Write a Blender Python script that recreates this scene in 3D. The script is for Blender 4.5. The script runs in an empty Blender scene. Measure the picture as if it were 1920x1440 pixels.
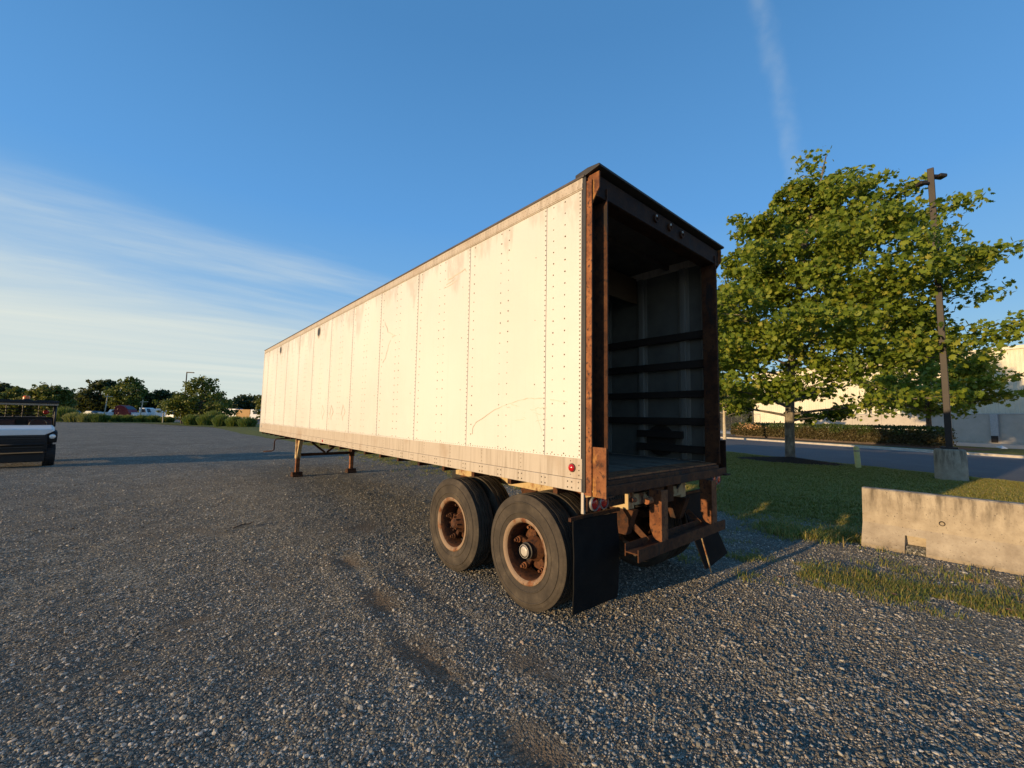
import bpy, math, random
import numpy as np
from mathutils import Matrix, Vector
R = math.radians
sc = bpy.context.scene
col = sc.collection

# ------------------------------------------------------------------ camera
CAM = np.array([-2.6327, -2.1568, 1.7492])
FWD = (0.65253126, 0.75345461, 0.08067898); RGT = (0.75492997, -0.6555936, 0.01666633); UPV = (-0.06544994, -0.05003168, 0.99660079)
cd = bpy.data.cameras.new('camera'); cam = bpy.data.objects.new('camera', cd); col.objects.link(cam)
cd.sensor_width = 36; cd.lens = 36 * 771.6 / 1920; cd.clip_start = .05; cd.clip_end = 4000
mw = Matrix.Identity(4)
for i in range(3):
    mw[i][0] = RGT[i]; mw[i][1] = UPV[i]; mw[i][2] = -FWD[i]; mw[i][3] = CAM[i]
cam.matrix_world = mw
sc.camera = cam

# ------------------------------------------------------------------ sun and sky
SUN_EL, SUN_TRAVEL = 7.5, -6.5              # light travels towards +X, a little -Y
ld = bpy.data.lights.new('sun', 'SUN'); sun = bpy.data.objects.new('sun', ld); col.objects.link(sun)
ld.energy = 5.0; ld.angle = R(.55); ld.color = (1, .69, .36)
tv = Vector((math.cos(R(SUN_TRAVEL)) * math.cos(R(SUN_EL)), math.sin(R(SUN_TRAVEL)) * math.cos(R(SUN_EL)), -math.sin(R(SUN_EL))))
sun.rotation_euler = tv.to_track_quat('-Z', 'Y').to_euler()
sun.location = (-30, 6, 12)

w = bpy.data.worlds.new('World'); sc.world = w; w.use_nodes = True
nt = w.node_tree; nt.nodes.clear()
def wn(t, **k):
    n = nt.nodes.new(t)
    for a, b in k.items(): setattr(n, a, b)
    return n
def wmath(op, a, b=None, c=None, clamp=False):
    n = wn('ShaderNodeMath', operation=op, use_clamp=clamp)
    for i, v in enumerate((a, b, c)):
        if v is None: continue
        if isinstance(v, (int, float)): n.inputs[i].default_value = v
        else: nt.links.new(v, n.inputs[i])
    return n.outputs[0]
def wdot(v, vec):
    n = wn('ShaderNodeVectorMath', operation='DOT_PRODUCT'); nt.links.new(v, n.inputs[0]); n.inputs[1].default_value = vec
    return n.outputs['Value']
def wsmooth(v, a, b, lo=0, hi=1):
    n = wn('ShaderNodeMapRange', interpolation_type='SMOOTHSTEP'); nt.links.new(v, n.inputs[0])
    for i, q in enumerate((a, b, lo, hi)): n.inputs[i + 1].default_value = q
    return n.outputs[0]
sky = wn('ShaderNodeTexSky', sky_type='NISHITA'); sky.sun_disc = False
sky.sun_elevation = R(SUN_EL); sky.sun_rotation = R(-90 - SUN_TRAVEL + 0) ; sky.air_density = 1.0; sky.dust_density = .5; sky.ozone_density = 3.0
tc = wn('ShaderNodeTexCoord'); D = tc.outputs['Generated']
sp = wn('ShaderNodeSeparateXYZ'); nt.links.new(D, sp.inputs[0])
zc = wmath('ADD', wmath('MAXIMUM', sp.outputs[2], 0.0), .09)
px_ = wmath('DIVIDE', sp.outputs[0], zc); py_ = wmath('DIVIDE', sp.outputs[1], zc)
cb = wn('ShaderNodeCombineXYZ'); nt.links.new(px_, cb.inputs[0]); nt.links.new(py_, cb.inputs[1])
mp = wn('ShaderNodeMapping'); nt.links.new(cb.outputs[0], mp.inputs[0]); mp.inputs['Rotation'].default_value = (0, 0, R(38)); mp.inputs['Scale'].default_value = (.28, 1.0, 1)
no = wn('ShaderNodeTexNoise'); nt.links.new(mp.outputs[0], no.inputs['Vector']); no.inputs['Scale'].default_value = .62; no.inputs['Detail'].default_value = 9; no.inputs['Roughness'].default_value = .58; no.inputs['Distortion'].default_value = .8
def raydir(x, y):
    d = np.array(FWD) + np.array(RGT) * (x - 960) / 771.6 - np.array(UPV) * (y - 720) / 771.6
    return d / np.linalg.norm(d)
# a thin cirrus sheet low towards the sun side, its upper edge a tilted line, streaked
shn = np.cross(raydir(0, 300), raydir(900, 600)); shn /= np.linalg.norm(shn); shn = shn if shn[2] < 0 else -shn
cir = wsmooth(no.outputs[0], .30, .72)
sheet_d = wmath('ADD', wdot(D, tuple(shn)), wmath('MULTIPLY', wmath('SUBTRACT', no.outputs[0], .5), .55))
sheet_m = wsmooth(sheet_d, -.06, .19)
veil = wmath('MULTIPLY', sheet_m, wmath('ADD', wmath('MULTIPLY', cir, .66), .50))
wisps = wmath('MULTIPLY', wsmooth(no.outputs[0], .60, .82), wsmooth(wdot(D, tuple(shn)), -.34, -.05))
side = wsmooth(wdot(D, (-.62, .78, 0)), -.15, .45)
cirrus = wmath('MULTIPLY', wmath('MAXIMUM', veil, wmath('MULTIPLY', wisps, .45)), side)
# thin contrail
ca, cb2 = raydir(1425, 30), raydir(1505, 330)
cn = np.cross(ca, cb2); cn /= np.linalg.norm(cn); cm = (ca + cb2) / np.linalg.norm(ca + cb2)
no2 = wn('ShaderNodeTexNoise'); nt.links.new(D, no2.inputs['Vector']); no2.inputs['Scale'].default_value = 7; no2.inputs['Detail'].default_value = 7; no2.inputs['Roughness'].default_value = .6
off = wmath('ADD', wdot(D, tuple(cn)), wmath('MULTIPLY', wmath('SUBTRACT', no2.outputs[0], .5), .06))
trail = wsmooth(wmath('ABSOLUTE', off), .026, .0)
trail = wmath('MULTIPLY', trail, wsmooth(wdot(D, tuple(cm)), .90, .985))
no3 = wn('ShaderNodeTexNoise'); nt.links.new(D, no3.inputs['Vector']); no3.inputs['Scale'].default_value = 24; no3.inputs['Detail'].default_value = 4
trail = wmath('MULTIPLY', trail, wsmooth(no3.outputs[0], .15, .75))
mask = wmath('ADD', wmath('MULTIPLY', cirrus, .95), wmath('MULTIPLY', trail, .14), clamp=True)
# high thin haze brightens the clear-sky model: pale at the horizon, warmer towards the sun
gr = wn('ShaderNodeValToRGB'); nt.links.new(sp.outputs[2], gr.inputs[0])
stops = [(0.0, (4.3, 5.2, 4.8)), (.08, (3.0, 4.6, 5.4)), (.22, (1.65, 3.7, 6.3)), (.42, (.95, 2.85, 6.0)), (.70, (.60, 2.0, 4.4)), (1.0, (.50, 1.6, 3.5))]
while len(gr.color_ramp.elements) < len(stops): gr.color_ramp.elements.new(.5)
for i, (p_, c_) in enumerate(stops): gr.color_ramp.elements[i].position = p_; gr.color_ramp.elements[i].color = (*c_, 1)
glow = wmath('MULTIPLY', wsmooth(wdot(D, (-math.cos(R(SUN_TRAVEL)), -math.sin(R(SUN_TRAVEL)), 0)), -.3, 1.0), wsmooth(sp.outputs[2], .38, .0))
gm = wn('ShaderNodeMix', data_type='RGBA'); nt.links.new(wmath('MULTIPLY', glow, .55), gm.inputs['Factor']); nt.links.new(gr.outputs[0], gm.inputs['A']); gm.inputs['B'].default_value = (8.5, 7.6, 5.6, 1)
hm = wn('ShaderNodeMix', data_type='RGBA'); hm.inputs['Factor'].default_value = .86; nt.links.new(sky.outputs[0], hm.inputs['A']); nt.links.new(gm.outputs['Result'], hm.inputs['B'])
mix = wn('ShaderNodeMix', data_type='RGBA'); nt.links.new(mask, mix.inputs['Factor']); nt.links.new(hm.outputs['Result'], mix.inputs['A']); mix.inputs['B'].default_value = (5.5, 5.9, 5.5, 1)
bg = wn('ShaderNodeBackground'); bg.inputs[1].default_value = .115; nt.links.new(mix.outputs['Result'], bg.inputs[0])
wo = wn('ShaderNodeOutputWorld'); nt.links.new(bg.outputs[0], wo.inputs[0])
vs = sc.view_settings; vs.view_transform = 'Standard'; vs.look = 'None'; vs.gamma = 1; vs.use_curve_mapping = False; vs.exposure = .22
sc.render.engine = 'CYCLES'

# ------------------------------------------------------------------ material helpers
class G:
    def __init__(s, name):
        s.m = bpy.data.materials.new(name); s.m.use_nodes = True; s.t = s.m.node_tree
        s.b = s.t.nodes['Principled BSDF']; s.out = s.t.nodes['Material Output']
        s.co = s.t.nodes.new('ShaderNodeTexCoord')
    def n(s, typ, **k):
        x = s.t.nodes.new(typ)
        for a, b in k.items(): setattr(x, a, b)
        return x
    def put(s, v, sock):
        if isinstance(v, (int, float)): sock.default_value = v
        elif isinstance(v, tuple): sock.default_value = v if len(v) != 3 or sock.type != 'RGBA' else (*v, 1)
        else: s.t.links.new(v, sock)
    def vec(s, scale=(1, 1, 1), loc=(0, 0, 0), rot=(0, 0, 0), src='Object'):
        x = s.n('ShaderNodeMapping'); s.t.links.new(s.co.outputs[src], x.inputs[0])
        x.inputs['Scale'].default_value = scale; x.inputs['Location'].default_value = loc; x.inputs['Rotation'].default_value = rot
        return x.outputs[0]
    def noise(s, scale, detail=5, rough=.55, v=None, dist=0, out=0):
        x = s.n('ShaderNodeTexNoise'); s.put(v if v is not None else s.co.outputs['Object'], x.inputs['Vector'])
        x.inputs['Scale'].default_value = scale; x.inputs['Detail'].default_value = detail; x.inputs['Roughness'].default_value = rough; x.inputs['Distortion'].default_value = dist
        return x.outputs[out]
    def voro(s, scale, v=None, feature='F1'):
        x = s.n('ShaderNodeTexVoronoi', feature=feature); s.put(v if v is not None else s.co.outputs['Object'], x.inputs['Vector']); x.inputs['Scale'].default_value = scale
        return x
    def ramp(s, f, stops, interp='LINEAR'):
        x = s.n('ShaderNodeValToRGB'); x.color_ramp.interpolation = interp; s.put(f, x.inputs[0]); e = x.color_ramp.elements
        while len(e) < len(stops): e.new(.5)
        for i, (p, c) in enumerate(stops):
            e[i].position = p
            if isinstance(c, (int, float)): c = (c, c, c)
            e[i].color = (*c, 1)
        return x.outputs[0]
    def mix(s, f, a, b, mode='MIX'):
        x = s.n('ShaderNodeMix', data_type='RGBA', blend_type=mode); s.put(f, x.inputs['Factor']); s.put(a, x.inputs['A']); s.put(b, x.inputs['B'])
        return x.outputs['Result']
    def math(s, op, a, b=0., clamp=False):
        x = s.n('ShaderNodeMath', operation=op, use_clamp=clamp); s.put(a, x.inputs[0]); s.put(b, x.inputs[1]); return x.outputs[0]
    def sm(s, v, a, b, lo=0., hi=1.):
        x = s.n('ShaderNodeMapRange', interpolation_type='SMOOTHSTEP'); s.put(v, x.inputs[0])
        for i, q in enumerate((a, b, lo, hi)): x.inputs[i + 1].default_value = q
        return x.outputs[0]
    def xyz(s, src='Object'):
        x = s.n('ShaderNodeSeparateXYZ'); s.t.links.new(s.co.outputs[src], x.inputs[0]); return x.outputs
    def attr(s, name):
        x = s.n('ShaderNodeAttribute'); x.attribute_name = name; return x.outputs['Fac']
    def island(s):
        return s.n('ShaderNodeNewGeometry').outputs['Random Per Island']
    def objrand(s):
        return s.n('ShaderNodeObjectInfo').outputs['Random']
    def bump(s, h, strength=.5, dist=.01):
        x = s.n('ShaderNodeBump'); s.put(h, x.inputs['Height']); x.inputs['Strength'].default_value = strength; x.inputs['Distance'].default_value = dist
        s.t.links.new(x.outputs[0], s.b.inputs['Normal']); return x
    def fin(s, colr, rough=.6, metal=0., spec=.5):
        s.put(colr, s.b.inputs['Base Color']); s.put(rough, s.b.inputs['Roughness']); s.put(metal, s.b.inputs['Metallic']); s.put(spec, s.b.inputs['Specular IOR Level'])
        return s.m

def simple(name, c1, c2, scale=8, rough=.6, metal=0., bump=.2, spec=.5, stretch=(1, 1, 1), dist=.01):
    g = G(name); v = g.vec(stretch); f = g.noise(scale, 7, .62, v)
    c = g.ramp(f, [(.3, c1), (.7, c2)])
    g.bump(g.noise(scale * 3, 6, .6, v), bump, dist)
    return g.fin(c, rough, metal, spec)

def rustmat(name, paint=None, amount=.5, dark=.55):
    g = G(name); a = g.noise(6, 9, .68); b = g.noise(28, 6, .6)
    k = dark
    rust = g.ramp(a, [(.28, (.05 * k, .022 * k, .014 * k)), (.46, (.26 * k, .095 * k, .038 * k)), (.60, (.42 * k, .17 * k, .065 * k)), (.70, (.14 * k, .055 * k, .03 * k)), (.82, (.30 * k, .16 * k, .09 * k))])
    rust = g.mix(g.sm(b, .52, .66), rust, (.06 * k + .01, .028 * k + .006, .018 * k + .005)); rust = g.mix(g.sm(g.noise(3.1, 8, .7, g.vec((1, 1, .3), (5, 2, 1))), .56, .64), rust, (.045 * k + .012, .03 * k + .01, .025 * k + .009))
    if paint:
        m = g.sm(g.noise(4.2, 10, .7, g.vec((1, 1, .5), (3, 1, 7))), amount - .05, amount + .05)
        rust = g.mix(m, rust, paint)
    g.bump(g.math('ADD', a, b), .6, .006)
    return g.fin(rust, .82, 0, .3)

MAT = {}
def build_mats():
    # trailer skin: white paint, grime runs below the top rail, faint panel tint
    g = G('trailer_white'); xyz = g.xyz(); z = xyz[2]
    runs = g.noise(2.6, 6, .6, g.vec((1, 1, .10), (0, 0, 0)))
    reach = g.math('ADD', g.math('MULTIPLY', g.math('SUBTRACT', runs, .44), 2.4), .0)
    dz = g.math('SUBTRACT', 3.70, z)
    m1 = g.sm(g.math('SUBTRACT', reach, dz), -.12, .10)
    m1 = g.math('MULTIPLY', m1, g.sm(g.noise(14, 7, .7, g.vec((1, 1, .35))), .28, .62))
    spots = g.sm(g.noise(3.5, 9, .7), .66, .78)
    base = g.mix(g.sm(g.noise(.55, 4, .5), .3, .7), (.655, .645, .605), (.595, .585, .545))
    base = g.mix(g.math('MULTIPLY', g.objrand(), .16), base, (.60, .58, .53))
    vv = g.noise(22, 4, .6, g.vec((1, 1, .04)))
    base = g.mix(g.math('MULTIPLY', g.sm(vv, .5, .8), .14), base, (.5, .46, .38))
    c = g.mix(g.math('MULTIPLY', m1, .70), base, (.44, .405, .355))
    c = g.mix(g.math('MULTIPLY', spots, .35), c, (.42, .36, .28))
    g.bump(g.math('ADD', g.noise(2.2, 4, .55), g.math('MULTIPLY', g.noise(11, 3, .5), .25)), .40, .02)
    MAT['white'] = g.fin(c, g.sm(g.noise(2.5, 6, .6), .3, .7, .34, .55), 0, .4)
    g = G('rail_aluminium'); st = g.noise(30, 6, .65, g.vec((1, 1, .05))); lo = g.noise(2.2, 6, .6)
    c = g.mix(g.sm(st, .42, .72), (.46, .41, .345), (.33, .285, .23)); c = g.mix(g.sm(lo, .5, .75), c, (.37, .30, .23))
    g.bump(g.noise(40, 4), .1, .004); MAT['alu'] = g.fin(c, .62, .0, .3)
    MAT['rivet'] = simple('rivet_steel', (.07, .06, .045), (.13, .11, .085), 30, .5, .2, .05)
    MAT['rust'] = rustmat('rust', None, .5, .78)
    MAT['rust_dark'] = rustmat('rust_dark', None, .5, .22)  # same rust darkened in colour, partly for shade on the rear frame
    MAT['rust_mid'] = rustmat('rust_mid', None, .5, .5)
    MAT['rust_shade'] = rustmat('rust_shade', None, .5, .09)  # near-black copy: shade of the rear header and channel put into the colour
    MAT['rust_paint'] = rustmat('rust_paint', (.34, .16, .045), .53, .6)
    MAT['sub'] = rustmat('subframe_paint', (.47, .36, .20), .47, .6)
    MAT['rim'] = rustmat('rim_rust', (.27, .19, .125), .47, .55)
    MAT['hub'] = rustmat('hub_rust', None, .5, .28)
    g = G('tyre_rubber'); f = g.noise(5, 8, .65); c = g.ramp(f, [(.3, (.030, .026, .022)), (.55, (.062, .052, .041)), (.75, (.115, .095, .07))]); g.bump(g.noise(60, 4), .25, .003)
    MAT['tyre'] = g.fin(c, .86, 0, .25)
    MAT['flap'] = simple('flap_rubber', (.006, .006, .006), (.011, .0105, .010), 7, .8, 0, .35, .15)
    MAT['black'] = simple('black_metal', (.010, .010, .011), (.026, .024, .022), 9, .55, 0, .15)
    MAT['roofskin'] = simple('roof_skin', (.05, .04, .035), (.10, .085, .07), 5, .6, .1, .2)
    g = G('plank_wood'); v = g.vec((14, .9, 14)); f = g.noise(3.2, 9, .68, v); c = g.ramp(f, [(.28, (.085, .062, .045)), (.55, (.23, .18, .135)), (.75, (.34, .29, .235))])
    c = g.mix(g.math('MULTIPLY', g.objrand(), .45), c, (.07, .055, .045)); c = g.mix(g.sm(g.noise(2.2, 8, .7), .56, .7), c, (.045, .035, .03)); g.bump(f, .4, .004)
    MAT['plank'] = g.fin(c, .95, 0, .08)
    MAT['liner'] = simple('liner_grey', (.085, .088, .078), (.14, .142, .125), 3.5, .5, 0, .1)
    MAT['post'] = simple('post_galvanised', (.17, .172, .155), (.27, .27, .245), 12, .45, .3, .1, .5, (1, 1, .1))
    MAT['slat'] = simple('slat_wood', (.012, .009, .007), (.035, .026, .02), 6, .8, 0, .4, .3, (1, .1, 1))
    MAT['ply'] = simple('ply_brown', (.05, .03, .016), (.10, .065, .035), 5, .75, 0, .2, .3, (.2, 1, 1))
    g = G('red_lens'); MAT['red'] = g.fin((.42, .012, .012), .18, 0, .6)
    MAT['hubcap'] = simple('hubcap_white', (.36, .33, .28), (.55, .51, .45), 14, .4, .1, .05)
    MAT['chrome'] = simple('bezel_grey', (.25, .25, .24), (.40, .39, .37), 14, .4, .5, .05)
    # gravel
    g = G('gravel'); v1 = g.voro(52); v2 = g.voro(115); bigv = g.voro(20)
    sep = g.n('ShaderNodeSeparateColor'); g.put(v1.outputs['Color'], sep.inputs[0])
    sep2 = g.n('ShaderNodeSeparateColor'); g.put(v2.outputs['Color'], sep2.inputs[0])
    c1 = g.ramp(sep.outputs[0], [(0, (.052, .049, .042)), (.5, (.168, .162, .128)), (.82, (.31, .296, .238)), (1, (.52, .47, .39))])
    c2 = g.ramp(sep2.outputs[1], [(0, (.046, .043, .036)), (.7, (.19, .182, .143)), (1, (.30, .265, .215))])
    big = g.noise(.35, 6, .6); mid = g.noise(2.1, 7, .65)
    c = g.mix(g.sm(mid, .40, .62), c1, c2)
    c = g.mix(g.math('MULTIPLY', g.sm(big, .38, .7), .40), c, (.085, .075, .062))
    c = g.mix(g.math('MULTIPLY', g.sm(g.noise(.9, 8, .7, g.vec(loc=(9, 4, 0))), .58, .70), .5), c, (.12, .095, .068))
    c = g.mix(g.math('MULTIPLY', g.attr('dirt'), .85), c, g.ramp(g.noise(30, 5, .7), [(.3, (.085, .062, .040)), (.7, (.20, .145, .092))]))
    h = g.math('ADD', g.math('MULTIPLY', v1.outputs['Distance'], -1.0), g.math('MULTIPLY', v2.outputs['Distance'], -.5))
    h = g.math('ADD', h, g.math('MULTIPLY', g.noise(7, 5, .6), 1.2))
    g.bump(h, .9, .02); MAT['gravel'] = g.fin(c, .9, 0, .25)
    g = G('gravel_stone'); r = g.objrand()
    c = g.ramp(r, [(0, (.05, .047, .040)), (.40, (.158, .152, .12)), (.66, (.275, .264, .21)), (.84, (.48, .455, .38)), (.95, (.70, .65, .55)), (1, (.42, .28, .16))])
    c = g.mix(.35, c, g.ramp(g.noise(40, 5, .6), [(.3, (.04, .035, .03)), (.7, (.28, .25, .21))]), 'MIX')
    MAT['stone'] = g.fin(c, .8, 0, .35)
    # lawn soil/grass sheet, blades
    g = G('lawn_turf'); c = g.ramp(g.noise(22, 8, .7), [(.25, (.070, .070, .018)), (.55, (.14, .150, .030)), (.78, (.16, .155, .055))])
    c = g.mix(g.math('MULTIPLY', g.sm(g.noise(.6, 5, .6), .45, .7), .5), c, (.11, .105, .035)); g.bump(g.noise(60, 5, .7), 1.0, .03)
    MAT['turf'] = g.fin(c, .9, 0, .2)
    def leafy(name, stops, trans=.3, extra=None):
        g = G(name); r = g.island(); c = g.ramp(r, stops)
        if extra: c = extra(g, c)
        g.fin(c, .55, 0, .3)
        tr = g.n('ShaderNodeBsdfTranslucent'); g.put(g.mix(.4, c, (.30, .34, .03)), tr.inputs[0])
        ms = g.n('ShaderNodeMixShader'); ms.inputs[0].default_value = trans
        g.t.links.new(g.b.outputs[0], ms.inputs[1]); g.t.links.new(tr.outputs[0], ms.inputs[2]); g.t.links.new(ms.outputs[0], g.out.inputs[0])
        return g.m
    MAT['blade'] = leafy('grass_blade', [(0, (.125, .145, .022)), (.5, (.21, .22, .034)), (.8, (.29, .26, .06)), (1, (.42, .32, .13))], .25)
    MAT['weed'] = leafy('weed_blade', [(0, (.08, .14, .020)), (.45, (.14, .20, .032)), (.75, (.24, .24, .06)), (1, (.40, .28, .10))], .3)
    MAT['plane'] = leafy('plane_leaf', [(0, (.09, .145, .018)), (.5, (.165, .23, .025)), (.85, (.24, .29, .034)), (1, (.34, .33, .055))], .40)
    MAT['darkleaf'] = leafy('wood_leaf', [(0, (.022, .036, .012)), (.6, (.040, .056, .018)), (1, (.07, .08, .026))], .2)
    MAT['midleaf'] = leafy('tree_leaf', [(0, (.060, .090, .016)), (.6, (.105, .135, .022)), (1, (.16, .175, .035))], .25)
    MAT['yelleaf'] = leafy('yellow_leaf', [(0, (.07, .095, .015)), (.6, (.115, .13, .022)), (1, (.17, .165, .035))], .25)
    MAT['ornblade'] = leafy('ornamental_blade', [(0, (.075, .13, .026)), (.6, (.125, .185, .042)), (1, (.23, .235, .075))], .25)
    MAT['ornpale'] = leafy('ornamental_pale', [(0, (.16, .18, .055)), (.6, (.26, .27, .09)), (1, (.38, .34, .15))], .25)
    def hed(g, c):
        z = g.xyz()[2]; q = g.noise(.9, 5, .6)
        m = g.sm(g.math('ADD', z, g.math('MULTIPLY', g.math('SUBTRACT', q, .5), 2.2)), 1.35, .75)
        return g.mix(g.math('MULTIPLY', m, .70), c, (.095, .062, .030))
    MAT['hedge'] = leafy('hedge_leaf', [(0, (.030, .055, .012)), (.6, (.055, .085, .018)), (1, (.10, .12, .03))], .2, hed)
    MAT['hedgeflower'] = leafy('dry_bloom', [(0, (.42, .24, .11)), (1, (.60, .36, .18))], .2)
    g = G('bark_plane'); v = g.vec((1, 1, .5)); a = g.voro(7, g.vec((1, 1, .45))); f = g.noise(5, 8, .65, v)
    c = g.ramp(f, [(.32, (.06, .05, .04)), (.5, (.15, .13, .10)), (.66, (.30, .26, .20))]); g.bump(f, .5, .02); MAT['bark'] = g.fin(c, .85)
    MAT['bark_dark'] = simple('bark_dark', (.05, .04, .03), (.13, .10, .08), 8, .9, 0, .5)
    MAT['bark_pale'] = simple('bark_pale', (.34, .29, .2), (.52, .46, .34), 6, .85, 0, .4)
    g = G('asphalt'); f = g.noise(160, 4, .7); c = g.ramp(f, [(.3, (.05, .052, .055)), (.7, (.105, .105, .106))]); c = g.mix(g.math('MULTIPLY', g.sm(g.noise(.5, 6, .6), .45, .7), .5), c, (.12, .115, .108)); g.bump(f, .4, .006); MAT['asphalt'] = g.fin(c, .88)
    g = G('concrete'); f = g.noise(4, 9, .68); st = g.noise(9, 7, .65, g.vec((1, 1, .16))); z = g.xyz()[2]
    c = g.ramp(f, [(.3, (.27, .225, .165)), (.7, (.45, .39, .295))]); m = g.math('MULTIPLY', g.sm(st, .40, .66), g.sm(z, .30, .80))
    c = g.mix(g.math('MULTIPLY', m, .85), c, (.10, .082, .06)); c = g.mix(g.sm(g.noise(45, 5, .6), .60, .72), c, (.17, .145, .11)); pv = g.voro(26).outputs['Distance']; pin = g.math('MULTIPLY', g.sm(pv, .16, .10), g.sm(g.noise(5, 3), .5, .6)); c = g.mix(g.math('MULTIPLY', pin, .8), c, (.06, .05, .04)); c = g.mix(g.math('MULTIPLY', g.sm(g.math('ADD', z, g.math('MULTIPLY', g.noise(8, 6, .7), .25)), .30, .12), .55), c, (.15, .12, .085)); g.bump(g.math('SUBTRACT', g.math('ADD', g.noise(35, 6, .65), g.math('MULTIPLY', g.noise(5, 5, .6), .8)), g.math('MULTIPLY', pin, 1.5)), .6, .008)
    MAT['concrete'] = g.fin(c, .92, 0, .2)
    MAT['kerb'] = simple('kerb_concrete', (.36, .32, .26), (.52, .47, .39), 3, .9, 0, .2)
    MAT['mulch'] = simple('mulch', (.018, .012, .009), (.055, .035, .024), 24, .95, 0, 1.0, .1, (1, 1, 1), .04)
    MAT['mulch_red'] = simple('mulch_red', (.06, .030, .018), (.15, .08, .05), 14, .95, 0, .8)
    MAT['creamwall'] = simple('wall_cream', (.60, .555, .43), (.72, .67, .53), .8, .5, 0, .05)
    MAT['greywall'] = simple('wall_block', (.38, .35, .30), (.48, .44, .38), 1.2, .85, 0, .1)
    MAT['galv'] = simple('galvanised', (.30, .33, .36), (.45, .47, .5), 9, .45, .4, .05)
    MAT['poledark'] = simple('pole_bronze', (.010, .007, .0055), (.024, .017, .0125), 6, .6, .1, .15)
    MAT['yellow'] = simple('bollard_yellow', (.48, .42, .13), (.60, .54, .22), 5, .6, 0, .1)
    MAT['white_plastic'] = simple('white_body', (.66, .66, .64), (.76, .76, .74), 3, .6, 0, .03)
    MAT['utvblack'] = simple('utv_black', (.006, .006, .006), (.013, .0125, .012), 6, .75, 0, .15)
    MAT['tan'] = simple('tan_trim', (.24, .20, .15), (.34, .28, .2), 6, .6, 0, .1)
    MAT['seat'] = simple('seat_maroon', (.03, .008, .007), (.055, .013, .01), 6, .6, 0, .1)
    g = G('beacon_amber'); MAT['amber'] = g.fin((.75, .16, .02), .25, 0, .5)
    g = G('lamp_glass'); MAT['lampglass'] = g.fin((.78, .78, .74), .12, .2, .6)
    g = G('dark_glass'); MAT['glass'] = g.fin((.025, .035, .045), .08, 0, .8)
    MAT['vwhite'] = simple('vehicle_white', (.78, .78, .76), (.85, .85, .83), 2, .3, 0, .02)
    MAT['vred'] = simple('vehicle_red', (.22, .018, .024), (.30, .025, .03), 2, .3, 0, .02)
    MAT['vgrey'] = simple('vehicle_grey', (.16, .19, .22), (.22, .25, .28), 2, .3, .2, .02)
    MAT['vorange'] = simple('vehicle_orange', (.38, .20, .05), (.45, .25, .07), 2, .4, 0, .02)
    MAT['scratch'] = simple('scratch_mark', (.47, .42, .34), (.60, .55, .46), 30, .8, 0, .1)
    MAT['deadleaf'] = simple('dead_leaf', (.34, .14, .06), (.5, .22, .1), 20, .8, 0, .1)
    MAT['wire'] = simple('fence_wire', (.06, .06, .06), (.12, .12, .11), 9, .6, .3, .05)
build_mats()

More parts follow.
